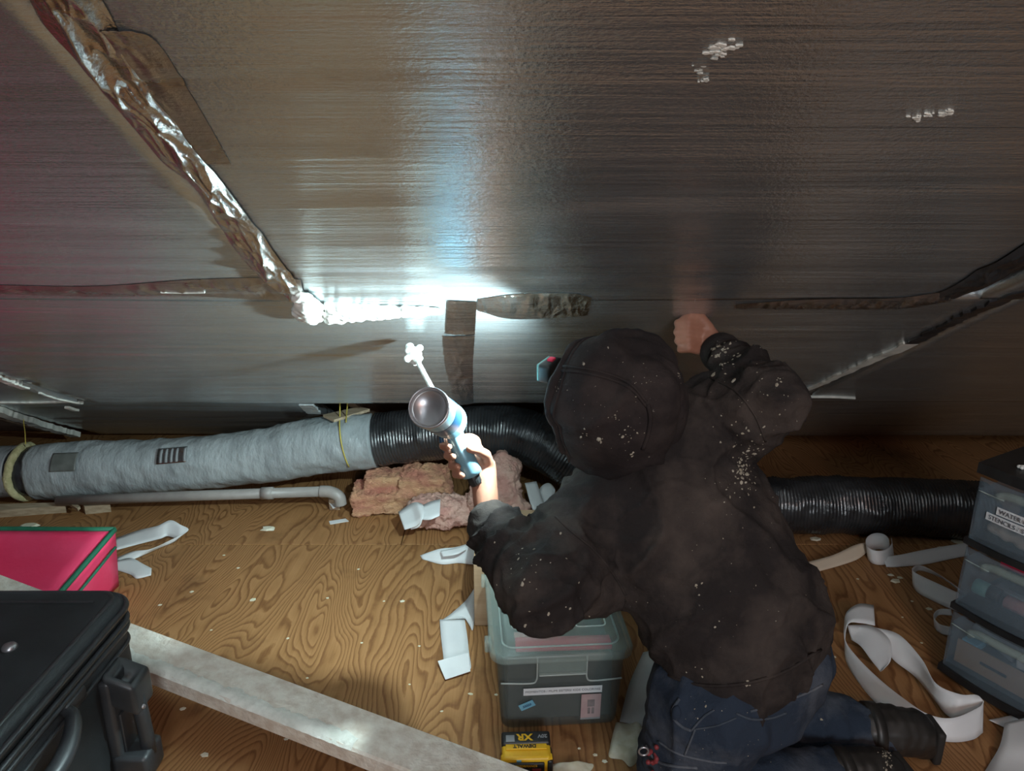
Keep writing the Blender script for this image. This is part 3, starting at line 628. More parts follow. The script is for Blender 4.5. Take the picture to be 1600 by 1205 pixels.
su = empty('suitcase', (-1.28, 1.25, 0)); tag(su, 'black nylon suitcase lying flat with carry handle and wheel housing', 'suitcase')
XR, YS0, YS1, ZT = -.965, .92, 1.615, .452
def rbox(name, x0, x1, y0, y1, z0, z1, r, rz, mat, par, seg=5, puff=0):
    bm = bmesh.new(); bmesh.ops.create_cube(bm, size=1)
    for v in bm.verts: v.co = Vector(((x0+x1)/2+v.co.x*(x1-x0), (y0+y1)/2+v.co.y*(y1-y0), (z0+z1)/2+v.co.z*(z1-z0)))
    ve = [e for e in bm.edges if abs(e.verts[0].co.z-e.verts[1].co.z) > .01]
    bmesh.ops.bevel(bm, geom=ve, offset=r, segments=seg, profile=.5, affect='EDGES')
    he = [e for e in bm.edges if abs(e.verts[0].co.z-e.verts[1].co.z) < 1e-5 and len(e.link_faces) == 2 and abs(e.link_faces[0].normal.dot(e.link_faces[1].normal)) < .5]
    bmesh.ops.bevel(bm, geom=he, offset=rz, segments=3, profile=.5, affect='EDGES')
    return under(frombm(name, bm, mat, None, True), par)
rbox('body', -1.62, XR, YS0, YS1, .03, .375, .06, .02, M['case'], su)
rbox('lid_shell', -1.62, XR+.006, YS0-.006, YS1+.006, .385, ZT, .065, .026, M['case'], su)
def loop(x0, x1, y0, y1, z, r, k=8):
    out = []
    for cx, cy, a0 in ((x1-r, y1-r, 0), (x0+r, y1-r, 90), (x0+r, y0+r, 180), (x1-r, y0+r, 270)):
        for j in range(k+1):
            a = math.radians(a0+90*j/k); out.append(Vector((cx+r*math.cos(a), cy+r*math.sin(a), z)))
    return out+[out[0], out[1]]
for (z, g, rr) in ((.446, -.018, .008), (.425, .010, .008), (.392, .008, .007), (.372, .006, .007), (.330, .003, .005)):
    under(tube('zip_piping', loop(-1.62-g, XR+g, YS0-g, YS1+g, z, .065+g), rr, M['piping'], None, 8, False), su)
box_s = lambda n_, c, s, m_, b_=.004: under(box(n_, c, s, m_, None, b_), su)
box_s('top_stitch', (-1.28, 1.55, ZT+.001), (.52, .006, .004), M['piping'], .001)
for (x, y) in ((-1.32, 1.375),):
    under(lathe('stud', [(.016, 0), (.016, .006), (.012, .012), (.004, .013)], M['metal'], None, 16, Matrix.Translation((x+.21, y, ZT-.002))), su)
under(lathe('stud', [(.014, 0), (.014, .006), (.010, .012), (.003, .013)], M['metal'], None, 16, axis_matrix((XR-.002, 1.29, .27), (1, 0, 0))), su)
hp = catmull([(XR-.005, 1.30, .36), (XR+.028, 1.285, .345), (XR+.05, 1.22, .325), (XR+.052, 1.14, .315), (XR+.03, 1.06, .315), (XR-.005, 1.04, .315)], 8)
under(tube('carry_handle', hp, lambda t: .010+.009*math.sin(math.pi*t), M['case2'], None, 12), su)
box_s('handle_mount', (XR+.006, 1.325, .355), (.022, .07, .028), M['case2'], .005)
# wheel housing and skid bar down the far edge of the side
hx, hy = XR+.035, 1.475
box_s('corner_guard', (XR+.012, 1.47, .17), (.03, .10, .30), M['case2'], .010)
bmx = bmesh.new(); bmesh.ops.create_cube(bmx, size=1)
for v in bmx.verts:
    v.co = Vector((XR+.045+v.co.x*.075, 1.465+v.co.y*.085, .275+v.co.z*.085+(.022 if v.co.x < 0 else -.012)))
bmesh.ops.bevel(bmx, geom=list(bmx.edges), offset=.012, segments=3, profile=.5, affect='EDGES')
tf = max(bmx.faces, key=lambda f: f.normal.z*f.calc_area())
r_ = bmesh.ops.inset_region(bmx, faces=[tf], thickness=.014); bmesh.ops.translate(bmx, vec=(0, 0, -.04), verts=tf.verts)
under(frombm('wheel_socket', bmx, M['case2'], None, True), su)
under(tube('skid_bar', [(XR+.066, 1.458, .26), (XR+.070, 1.458, .20), (XR+.072, 1.458, .14), (XR+.072, 1.458, .09)], .017, M['case2'], None, 14), su)
under(lathe('rivet', [(.006, 0), (.005, .004)], M['metal'], None, 10, axis_matrix((XR+.083, 1.447, .235), (1, -.5, .2))), su)
box_s('skid_foot', (XR+.045, 1.455, .075), (.085, .085, .075), M['case2'], .012)
box_s('recess_panel', (XR+.030, 1.46, .165), (.006, .05, .11), M['case2'], .002)
for y in (1.0, 1.45):
    for x in (-1.56, -1.02): box_s('foot', (x, y, .016), (.05, .05, .032), M['case2'], .008)
for (px, py) in ((115, 1000), (64, 1052), (53, 1063), (8, 1061)):
    pass

bA, bB = PZ(-60, 876, .265), PZ(930, 1243, .052)
ax = (bB-bA).normalized(); side = Vector((ax.y, -ax.x, 0)).normalized(); side = side if side.y < 0 else -side
upv = ax.cross(side); upv = upv if upv.z > 0 else -upv
vs, fs = [], []; nseg = 60
prof = [(0, 0), (.03, .0), (.06, 0), (.09, 0), (.118, 0), (.124, -.006), (.124, -.046), (0, -.046)]
for i in range(nseg+1):
    c = bA+(bB-bA)*(i/nseg)
    for k, (a, b) in enumerate(prof):
        j = mnoise.noise((i*.35, k*1.7, 2))*.003 if 0 < k < 6 else 0
        vs.append(c+side*(a+(j if k in (4, 5) else 0))+upv*(b+j))
m_ = len(prof)
for i in range(nseg):
    for k in range(m_): fs.append((i*m_+k, i*m_+(k+1) % m_, (i+1)*m_+(k+1) % m_, (i+1)*m_+k))
fs += [tuple(range(m_)), tuple(nseg*m_+k for k in range(m_))]
lb_ = empty('lumber_board', bA); tag(lb_, 'pale foam smeared lumber board lying across the floor from the suitcase', 'lumber')
under(pyd('board', vs, fs, M['beam'], None, False), lb_)
# whitish foam crust along its near edge
vs, fs = [], []; nc = 150
for i in range(nc+1):
    t = .10+.62*i/nc; c = bA+(bB-bA)*t
    wi = .045+.025*mnoise.noise((i*.21, 3, 0))+.012*mnoise.noise((i*1.1, 7, 0))
    for q in range(5):
        s_ = q/4; vs.append(c+side*(.126-wi*(1-s_))+upv*((.0032+.003*abs(mnoise.noise((i*.8, q*1.3, 5))))*(-.3 if q == 0 else (-1.2 if q == 4 else 1))))
for i in range(nc):
    for q in range(4): fs.append((i*5+q, i*5+q+1, (i+1)*5+q+1, (i+1)*5+q))
under(pyd('foam_crust', vs, fs, M['crust'], None, True), lb_)
# ================================================================== TOTE, CARTON, BATTERY
def text(name, s, size, Mx, mat, parent=None, ext=.0004, align='CENTER', bold=0.0):
    cu = bpy.data.curves.new(name, 'FONT'); cu.body = s; cu.size = size; cu.align_x = align; cu.align_y = 'CENTER'; cu.extrude = ext; cu.offset = bold
    o = bpy.data.objects.new('tmp', cu); COL.objects.link(o)
    dg = bpy.context.evaluated_depsgraph_get(); dg.update()
    me = bpy.data.meshes.new_from_object(o.evaluated_get(dg)); bpy.data.objects.remove(o)
    me.transform(Mx); return link(name, me, mat, parent)
def facing(loc, right, up):
    r = Vector(right).normalized(); u = Vector(up).normalized(); z = r.cross(u)
    return Matrix(((r.x, u.x, z.x, loc[0]), (r.y, u.y, z.y, loc[1]), (r.z, u.z, z.z, loc[2]), (0, 0, 0, 1)))
tr = math.radians(4)
to = empty('storage_tote', (.118, 1.835, 0), tr); tag(to, 'clear frosted plastic storage tote with lid standing under the bent elbow', 'storage tote')
BW, BD, TW, TD, TH = .318, .38, .352, .42, .248
def ring4(w_, d_, z, r=.03, k=4):
    out = []
    for cx, cy, a0 in ((w_/2-r, d_/2-r, 0), (-w_/2+r, d_/2-r, 90), (-w_/2+r, -d_/2+r, 180), (w_/2-r, -d_/2+r, 270)):
        for j in range(k+1):
            a = math.radians(a0+90*j/k); out.append(Vector((cx+r*math.cos(a), cy+r*math.sin(a), z)))
    return out
def loft(name, rings, mat, parent, cap0=True, cap1=False, solid=0, smooth=True):
    n_ = len(rings[0]); vs = [p for r in rings for p in r]; fs = []
    for i in range(len(rings)-1):
        for j in range(n_): k = (j+1) % n_; fs.append((i*n_+j, i*n_+k, (i+1)*n_+k, (i+1)*n_+j))
    if cap0: fs.append(tuple(range(n_))[::-1])
    if cap1: fs.append(tuple((len(rings)-1)*n_+j for j in range(n_)))
    o = pyd(name, vs, fs, mat, parent, smooth)
    if solid: s = o.modifiers.new('t', 'SOLIDIFY'); s.thickness = solid; s.offset = 0
    return o
loft('body', [ring4(BW, BD, .003), ring4(BW+.004, BD+.005, .03), ring4(TW-.012, TD-.012, .20), ring4(TW, TD, TH)], M['tote'], to, solid=.0025)
lidr = [ring4(.378, .452, TH-.014, .042, 6), ring4(.382, .456, TH+.002, .042, 6), ring4(.372, .446, TH+.010, .04, 6), ring4(.318, .392, TH+.010, .03, 6), ring4(.306, .380, TH+.026, .03, 6), ring4(.296, .370, TH+.030, .026, 6)]
lid = loft('lid', lidr, M['lid'], to, False, True, .002)
for (w_, d_, cx, cy) in ((.085, .30, -.085, .01), (.085, .30, .085, .01)):
    lp = [p+Vector((cx, cy, 0)) for p in ring4(w_, d_, TH+.031, .012, 3)]; tube('lid_rib', lp+lp[:2], .0022, M['ridge'], lid, 6, False)
lp = ring4(.312, .386, TH+.012, .03, 5); tube('lid_rib', lp+lp[:2], .0028, M['ridge'], lid, 6, False)
for y in (-.15, .16):
    box('hinge_tab', (-.194, y, TH-.004), (.018, .035, .03), M['lid'], lid, .004)
fy = lambda z: -(BD/2+(TD-BD)/2*z/TH)-.002
for s in (-1, 1):
    pth = [Vector((s*(TW/2-.012), fy(.235), .238)), Vector((s*(TW/2-.014), fy(.165), .160)), Vector((s*.085, fy(.155), .155)), Vector((s*.068, fy(.16), .165)), Vector((s*.066, fy(.2), .20)), Vector((s*.066, fy(.23), .238))]
    tube('front_ridge', catmull(pth[1:], 5), .0026, M['ridge'], to, 6)
box('latch', (0, fy(.21)-.006, .212), (.128, .012, .044), M['lid'], to, .004)
box('latch_lip', (0, fy(.19)-.009, .190), (.124, .010, .004), M['ridge'], to, .0015)
th_ = math.atan2((TD-BD)/2, TH); upf = Vector((0, -math.sin(th_), math.cos(th_))); rt = Vector((1, 0, 0))
def plate(name, x, z, w_, h_, mat, parent, rot=0.0, off=.002, t=.0008):
    r_ = rt*math.cos(rot)+upf*math.sin(rot); u_ = -rt*math.sin(rot)+upf*math.cos(rot)
    Mx = facing((x, fy(z)-off, z), r_, u_); bm = bmesh.new(); bmesh.ops.create_cube(bm, size=1)
    for v in bm.verts: v.co = Mx @ Vector((v.co.x*w_, v.co.y*h_, v.co.z*t))
    return frombm(name, bm, mat, parent), Mx
o, Mx = plate('name_label', .004, .128, .212, .0235, M['white'], to)
text('label_text', 'MOMENTOS / MUMI SISTERS/ KIDS COLORING', .0098, Mx @ Matrix.Translation((0, 0, .0006)), M['greyink'], o)
o, Mx = plate('blue_sticker', -.092, .082, .042, .021, M['sky'], to, math.radians(26))
for k in range(5): # scribbled mark
    a = [(-.012+.005*k, -.004), (-.009+.005*k, .005), (-.008+.005*k, -.003)]
    tube('sticker_mark', [Mx @ Vector((x, y, .0008)) for x, y in a], .0009, M['navyink'], o, 5)
o, Mx = plate('picture_card', .082, .070, .054, .082, M['photo'], to)
pl = lambda x, y, w_, h_: box('card_print', Mx @ Vector((x, y, .0008)), (w_, .0008, h_), M['photo2'], o, 0)
bl2 = [(0, .012, .020, .026), (-.005, -.016, .007, .020), (.006, -.016, .007, .020)]
for a in bl2: pl(*a)
box('card_margin', Mx @ Vector((0, -.044, 0)), (.054, .0008, .006), M['greyitem'], o, 0)
# contents are things of their own
def inside(o, label, cat): return tag(o, label, cat)
def loc_t(x, y, z): return Matrix.Translation((.118, 1.835, 0)) @ Matrix.Rotation(tr, 4, 'Z') @ Vector((x, y, z))
inside(box('paper_stack', loc_t(0, .0, .112), (.285, .345, .20), M['dark_in'], None, .006, Matrix.Rotation(tr, 3, 'Z')), 'dark stack of papers filling the frosted tote', 'papers')
inside(box('red_folder', loc_t(.012, -.135, .224), (.262, .050, .012), M['red'], None, .003, Matrix.Rotation(tr-.02, 3, 'Z')), 'red folder edge showing under the tote lid', 'folder')
inside(box('pink_folder', loc_t(-.055, -.095, .226), (.13, .022, .010), M['pinkitem'], None, .003, Matrix.Rotation(tr+.01, 3, 'Z')), 'faded pink folder behind the red one in the tote', 'folder')

cb = empty('cardboard_box', (.09, 2.28, 0)); tag(cb, 'plain brown cardboard box behind the frosted tote', 'cardboard box')
under(box('carton', (.085, 2.275, .122), (.42, .36, .24), M['card'], None, .003), cb)
under(box('top_flap', (.085, 2.185, .2455), (.42, .175, .004), M['card'], None, .001), cb); under(box('top_flap', (.085, 2.367, .2455), (.42, .175, .004), M['card'], None, .001), cb)

ba = empty('battery_pack', (.036, 1.512, 0), math.radians(2)); tag(ba, 'yellow and black power tool battery on the floor before the tote', 'battery')
bwd = .124
box('yellow_body', (0, 0, .030), (bwd, .084, .056), M['yellow'], ba, .010, None, 3)
box('black_cap', (0, .022, .056), (bwd+.002, .042, .022), M['blackp'], ba, .008, None, 3)
box('logo_panel', (0, -.006, .0605), (.104, .018, .004), M['yellow'], ba, .0015)
ut = lambda x, y, z: facing((x, y, z), (-1, 0, 0), (0, -1, 0))
text('brand_text', 'DEWALT', .0145, ut(-.004, -.006, .0632), M['ink'], ba, .0004, 'CENTER', .0005)
text('series_text', 'XR', .030, ut(-.003, .020, .0676), M['yellow'], ba, .0004, 'CENTER', .0010)
text('voltage_text', '20V', .015, ut(.043, .022, .0676), M['greyitem'], ba, .0004, 'CENTER', .0005)
box('info_patch', (-.040, .016, .0672), (.022, .022, .001), M['greyitem'], ba, .0003)
box('shoulder_ledge', (0, -.030, .046), (bwd+.006, .020, .018), M['yellow'], ba, .006, None, 3)
box('front_panel', (-.002, -.044, .030), (.092, .008, .034), M['blackp'], ba, .003)
text('panel_text', 'PERFORMANCE', .0085, facing((-.004, -.0485, .040), (1, 0, 0), (0, 0, 1)), M['yellow'], ba)
box('clip', (-.02, -.041, .050), (.012, .004, .006), M['sky'], ba, .001); box('side_grip', (.058, -.02, .028), (.014, .05, .044), M['blackp'], ba, .004)
box('warning_patch', (.024, -.0485, .026), (.022, .001, .012), M['dullred'], ba, .0003)

# ================================================================== DRAWER UNIT
dl = Vector((1.292, 1.862, 0)); drz = math.radians(-60); dw, dd = .31, .30
du = empty('drawer_unit', dl, drz); tag(du, 'black framed plastic drawer tower with three see-through drawers', 'drawer unit')
DZ = [(.462, .655), (.250, .440), (.040, .228)]
def fpt(x, bow=.018): return -bow*math.sin(math.pi*min(1, max(0, x/dw)))
def slab(name, z0, z1, mat, parent, x0=-.004, x1=None, y1=dd, out=.004, nx=10):
    x1 = dw+.004 if x1 is None else x1; vs, fs = [], []
    for i in range(nx+1):
        x = x0+(x1-x0)*i/nx; f_ = fpt(x)-out
        vs += [(x, f_, z0), (x, y1, z0), (x, y1, z1), (x, f_, z1)]
    for i in range(nx):
        for k in range(4): fs.append((i*4+k, i*4+(k+1) % 4, (i+1)*4+(k+1) % 4, (i+1)*4+k))
    fs += [(0, 1, 2, 3), tuple(nx*4+k for k in range(4))]
    return pyd(name, vs, fs, mat, parent)
slab('top_board', .660, .690, M['blackp'], du, out=.006); slab('divider', .442, .460, M['blackp'], du); slab('divider', .230, .248, M['blackp'], du); slab('base', .016, .038, M['blackp'], du, out=.006)
for x in (.008, dw-.008):
    for y in (dd-.012,): box('post', (x, y, .35), (.016, .02, .64), M['blackp'], du, .003)
box('side_rail', (dw-.002, dd/2, .35), (.004, dd-.03, .62), M['blackp'], du, .001)
for x in (.02, dw-.02):
    for y in (.025, dd-.03): lathe('caster', [(.004, 0), (.013, .001), (.014, .010), (.012, .017)], M['blackp'], du, 14, Matrix.Translation((x, y, 0)))
for q, (z0, z1) in enumerate(DZ):
    dr = empty('drawer'); dr.parent = du; dr['label'] = 'see-through drawer'
    nx = 14; vs, fs = [], []
    xs = [.006+(dw-.012)*i/nx for i in range(nx+1)]
    for x in xs: vs += [(x, fpt(x), z0), (x, fpt(x)-.003, (z0+z1)/2), (x, fpt(x), z1-.006)]
    for i in range(nx):
        for k in range(2): fs.append((i*3+k, i*3+k+1, (i+1)*3+k+1, (i+1)*3+k))
    o = pyd('drawer_front', vs, fs, M['drawer'], dr, True); o.modifiers.new('t', 'SOLIDIFY').thickness = .003
    box('drawer_floor', (dw/2, dd/2, z0+.004), (dw-.016, dd-.03, .004), M['drawer'], dr, .001)
    box('drawer_side', (.008, dd/2, (z0+z1)/2-.02), (.003, dd-.02, z1-z0-.045), M['drawer'], dr, .001)
    box('drawer_side', (dw-.010, dd/2, (z0+z1)/2-.02), (.003, dd-.02, z1-z0-.045), M['drawer'], dr, .001)
    tube('front_step', [Vector((x, fpt(x)-.0035, z1-.044)) for x in np.linspace(.010, .082, 8)], .0018, M['ridge'], dr, 6)
    hb = [Vector((x, fpt(x)-.014, z1-.022-.016*(abs(x-dw/2)/.085)**6)) for x in np.linspace(dw/2-.085, dw/2+.085, 15)]
    tube('handle_lip', hb, .012, M['lid'], dr, 10); 
def dloc(x, y, z): return dl + Matrix.Rotation(drz, 3, 'Z') @ Vector((x, y, z))
dR = Matrix.Rotation(drz, 3, 'Z')
def dplate(name, x0, z, w_, h_):
    vs = []
    for i in range(7):
        x = x0+w_*i/6
        for zz in (z-h_/2, z+h_/2): vs.append((x, fpt(x)-.0062, zz))
    o = pyd(name, vs, [(i*2, i*2+1, i*2+3, i*2+2) for i in range(6)], M['white'], du.children[-3] if False else du); o.modifiers.new('t', 'SOLIDIFY').thickness = .0008
    return o
o1 = dplate('drawer_label', .070, .578, .15, .022); o2 = dplate('drawer_label', .045, .552, .19, .022)
ang = math.radians(-7)
text('label_text', 'WATER C', .0175, facing((.077, fpt(.077)-.0078, .578), (math.cos(ang), math.sin(ang), 0), (0, 0, 1)), M['greyink'], o1, .0004, 'LEFT')
text('label_text', 'STENCILS / SP', .0175, facing((.053, fpt(.053)-.0078, .552), (math.cos(ang*1.1), math.sin(ang*1.1), 0), (0, 0, 1)), M['greyink'], o2, .0004, 'LEFT')
def chunk(name, pts, r, mat, label, cat, vox=.005, amp=.006):
    bl = Blob()
    for p in pts: bl.ell(dloc(*p), r)
    me = bl.build(vox, 2); V = coords(me); V += normals(me)*(nz(V, 30, 2)*amp)[:, None]; setco(me, V)
    return tag(link(name, me, mat, None, True), label, cat)
chunk('clay_lump', [(.055+.018*k, .030, .505-.0025*k+.004*(k % 2)) for k in range(10)], (.022, .022, .017), M['clay'], 'beige lumpy roll in the top drawer', 'craft clay')
bt = empty('glue_bottle', dloc(.06, .03, .275)); tag(bt, 'small teal tube with black cap in the middle drawer', 'bottle')
axb = dR @ Vector((1, .05, -.03))
under(lathe('tube_body', [(.020, 0), (.022, .004), (.022, .034), (.018, .038)], M['teal'], None, 18, axis_matrix(dloc(.032, .034, .312), axb)), bt)
under(lathe('cap', [(.019, 0), (.021, .002), (.021, .028), (.017, .032)], M['blackp'], None, 18, axis_matrix(dloc(.070, .036, .311), axb)), bt)
tag(lathe('pink_rod', [(.012, 0), (.019, .003), (.019, .14), (.015, .144)], M['pinkitem'], None, 16, axis_matrix(dloc(.112, .040, .303), axb)), 'pink rod lying in the middle drawer', 'rod')
pk = empty('marker_pack', dloc(.16, .09, .36)); tag(pk, 'black pack with a red edge in the middle drawer', 'pack')
under(box('pack_body', dloc(.180, .085, .352), (.16, .02, .062), M['dark_in'], None, .003, dR), pk); under(box('red_edge', dloc(.165, .075, .392), (.19, .02, .014), M['red'], None, .003, dR), pk)
tag(box('small_tray', dloc(.13, .13, .300), (.14, .10, .016), M['greyitem'], None, .003, dR), 'pale tray behind the tube in the middle drawer', 'tray')
cp = empty('cardboard_piece', dloc(.16, .02, .05)); tag(cp, 'brown cardboard piece with a dark slot in the bottom drawer', 'cardboard')
# sheet with a real hand hole cut through it
cv, cf = [], []; hx0, hx1, hz0, hz1 = .088, .163, .080, .092
for yy in (.028, .032):
    for (x, z) in ((.020, .0505), (.290, .0505), (.290, .1255), (.020, .1255), (hx0, hz0), (hx1, hz0), (hx1, hz1), (hx0, hz1)): cv.append(dloc(x, yy, z))
for b in (0, 8): cf += [(b+k, b+(k+1) % 4, b+4+(k+1) % 4, b+4+k) for k in range(4)]
for o_ in (0, 4): cf += [(o_+k, o_+(k+1) % 4, 8+o_+(k+1) % 4, 8+o_+k) for k in range(4)]
under(pyd('card_sheet', cv, cf, M['card']), cp)
tag(box('grey_case', dloc(.10, .10, .150), (.13, .08, .030), M['greyitem'], None, .004, dR @ Matrix.Rotation(.3, 3, 'Y')), 'grey flat case tilted in the bottom drawer', 'case')
tag(box('grey_case', dloc(.21, .08, .140), (.08, .07, .030), M['white'], None, .004, dR @ Matrix.Rotation(-.2, 3, 'Y')), 'paler small case beside the grey one in the bottom drawer', 'case')
tag(box('paint_set', dloc(.05, .06, .118), (.045, .05, .022), M['sky'], None, .003, dR), 'small blue patterned box in the bottom drawer corner', 'box')
for (x, y, s) in ((.08, .05, .010), (.13, .02, .006)):
    bl = Blob(); 
    for k in range(6): bl.ell(dloc(x+random.gauss(0, s*.6), y+random.gauss(0, s*.5), .692+s*.3), s*.55)
    tag(link('foam_crumb', bl.build(.002, 1), M['foam'], None, True), 'pale foam crumb on top of the drawer tower', 'crumb', 'crumbs on the drawer tower')

# ================================================================== FLOOR DEBRIS
def crumb(px, py, s, flat=.35, mat='crumb', label='pale foam chip lying on the bare plywood', group='foam chips on the plywood', el_=1.5):
    p = PZ(px, py, 0); k = random.randint(5, 7); a0 = random.random()*6; vs = []; r = s*p.y*.001*.5*.82
    for z, q in ((.0008, 1), (max(.0018, r*flat), .75)):
        for j in range(k):
            a = a0+6.283*j/k; e = random.uniform(.7, 1.2); vs.append((p.x+math.cos(a)*r*el_*e*q, p.y+math.sin(a)*r*1.2*e*q, z))
    o = pyd('foam_chip', vs, [tuple(range(k))[::-1], tuple(range(k, 2*k))]+[(j, (j+1) % k, k+(j+1) % k, k+j) for j in range(k)], M[mat])
    return tag(o, label, 'foam chip', group)
for a in ((418, 827, 18), (45, 823, 24), (395, 938, 10), (300, 925, 6), (629, 940, 7), (512, 935, 5), (450, 998, 5), (775, 1086, 6), (690, 1112, 5), (565, 1005, 4), (350, 868, 4), (250, 946, 6), (560, 890, 4), (735, 1085, 7), (655, 1010, 4), (600, 940, 4), (480, 1060, 5), (930, 1180, 9), (945, 1190, 8), (905, 1170, 5), (640, 1070, 4), (330, 985, 4)): crumb(*a)
for a in ((1399, 909, 16), (1392, 899, 8), (1406, 903, 8), (1291, 1055, 12), (1520, 1065, 22), (1452, 952, 9), (1293, 945, 6), (1303, 1027, 7), (1487, 838, 10), (1470, 857, 12), (1495, 847, 16), (1275, 843, 14), (1340, 905, 5), (1440, 1005, 5), (1425, 940, 5), (1365, 1120, 5), (1410, 965, 4)):
    crumb(*a, label='white foam chip lying on the reddish plywood', group='foam chips on the reddish plywood')
for a in ((372, 888, 5), (285, 1108, 9), (210, 1062, 6), (320, 1180, 14), (448, 1155, 8)): crumb(*a, label='foam chip in the shade by the suitcase', group='foam chips by the suitcase')
def foamslab(pts, th, label, seed):
    n_ = len(pts); c = np.mean([(p[0], p[1]) for p in pts], 0); vs, fs = [], []; rings = 8
    for q in range(rings+1):
        t = q/rings
        for j, (x, y) in enumerate(pts):
            P0 = PZ(c[0]+(x-c[0])*(1-t), c[1]+(y-c[1])*(1-t), 0)
            z = .001 if q == 0 else th*(.55+.45*min(1, t*2))+.012*mnoise.noise((P0.x*25, P0.y*25, seed)); vs.append((P0.x, P0.y, max(.001, z)))
    for q in range(rings):
        for j in range(n_): k = (j+1) % n_; fs.append((q*n_+j, q*n_+k, (q+1)*n_+k, (q+1)*n_+j))
    return tag(pyd('foam_offcut', vs, fs, M['crumb'], None, True), label, 'foam offcut')
foamslab(catmull([(962, 1130), (985, 1134), (1002, 1136), (1012, 1160), (1000, 1185), (985, 1199), (972, 1188), (952, 1184), (953, 1168), (957, 1150)], 5), .022, 'crumpled cream foam offcut on the floor beside the jeans', 3)
foamslab(catmull([(842, 1206), (862, 1196), (890, 1198), (925, 1194), (922, 1206), (900, 1214), (860, 1216)], 5), .014, 'ragged cream foam offcut beside the battery', 8)
scrap('paper_scrap', [(513, 785), (520, 783), (526, 793), (520, 795)], .03, .002, M['paper'], 'little white paper tag at the drain pipe elbow', 'paper scrap')
scrap('paper_scrap', [(514, 815), (540, 811), (545, 815), (516, 820)], .001, .002, M['paper'], 'white paper scrap under the edge of the orange batt', 'paper scrap')
# ================================================================== PERSON
from mathutils.bvhtree import BVHTree
V3 = Vector
LSh, RSh = PY(912, 838, 1.48), PY(1128, 655, 1.60)
LEl, LWr, LHa = PY(848, 930, 1.29), PY(762, 812, 1.55), PY(742, 762, 1.62)
REl, RWr, RHa = PY(1210, 628, 1.50), PY(1124, 549, 1.765), PY(1082, 517, 1.80)
Neck, Head = V3((.285, 1.53, .86)), PY(958, 630, 1.52)
Pel = V3((.52, 1.37, .44)); LHip, RHip = V3((.43, 1.31, .42)), V3((.60, 1.44, .42))
LKn, RKn = V3((.375, 1.31, .10)), V3((.54, 1.58, .10)); LAn, RAn = V3((.80, 1.395, .07)), V3((.94, 1.535, .075))
FD = V3((-.86, .50, .04)).normalized(); UD = V3((-.05, -.12, 1)); UD = (UD-FD*UD.dot(FD)).normalized(); SD = FD.cross(UD)
person = empty('person', (.5, 1.4, 0))
tag(person, 'kneeling person in a dusty black hooded sweatshirt and jeans holding a foam gun', 'person')
# ---- body: one continuous skin (head, torso, limbs, both hands with their fingers)
bd_ = Blob()
FM = Matrix((FD, SD, UD)).transposed()
bd_.ell(Head-UD*.012, (.098, .075, .112), FM, 3); bd_.ell(Head+FD*.045-UD*.06, (.055, .052, .06), FM)          # skull, jaw
bd_.ell(Head+FD*.100-UD*.022, (.020, .013, .020), FM); bd_.chain([Head+FD*.088+UD*.012, Head+FD*.108-UD*.026], [.009, .013])   # nose
for s in (-1, 1):
    bd_.ell(Head+SD*s*.077-UD*.018-FD*.008, (.018, .009, .030), FM); bd_.ell(Head+SD*s*.032+FD*.080+UD*.020, (.016, .022, .009), FM)
bd_.ell(Head+FD*.092-UD*.072, (.012, .024, .008), FM)
bd_.chain([Head-UD*.06-FD*.02, Neck, V3((.31, 1.54, .80))], [.055, .058, .075])
bd_.chain([V3((.31, 1.54, .80)), V3((.40, 1.47, .66)), V3((.48, 1.40, .54)), Pel], [.105, .115, .11, .115])
for a, b, c in ((LSh, LEl, LWr), (RSh, REl, RWr)): bd_.chain([V3((.32, 1.54, .79)), a, b, c], [.075, .062, .046, .029])
for a, b, c in ((LHip, LKn, LAn), (RHip, RKn, RAn)): bd_.chain([Pel, a, b, c, c+V3((.09, .01, -.02))], [.10, .085, .058, .04, .035])
ru, rr_ = V3((0, .29, .956)), V3((1, 0, 0)); rc = (CO-RHa).normalized()
h = lambda C, x, y, z: C+rr_*x+ru*y+rc*z
C = RHa; bd_.chain([RWr, h(C, .034, -.010, -.010)], [.028, .030])
for k, (y, l) in enumerate(((.019, 1.0), (-.003, 1.05), (-.025, .98), (-.046, .82))):
    q = .0115-.0008*(k == 3)
    bd_.chain([h(C, .030-.004*k, y-.004, .006), h(C, -.012*l, y+.003, .022), h(C, -.036*l, y, .006), h(C, -.026, y-.002, -.016), h(C, -.004, y-.002, -.018)], [q+.0015, q+.0008, q, q-.0008, q-.0015])
bd_.chain([h(C, .040, .006, .004), h(C, .020, .034, .012), h(C, -.004, .037, .018), h(C, -.022, .030, .012)], [.016, .0135, .012, .010])
for (x, y, z, r) in ((.028, .012, -.008, .022), (.028, -.012, -.008, .024), (.024, -.034, -.008, .020)): bd_.ell(h(C, x, y, z), r)
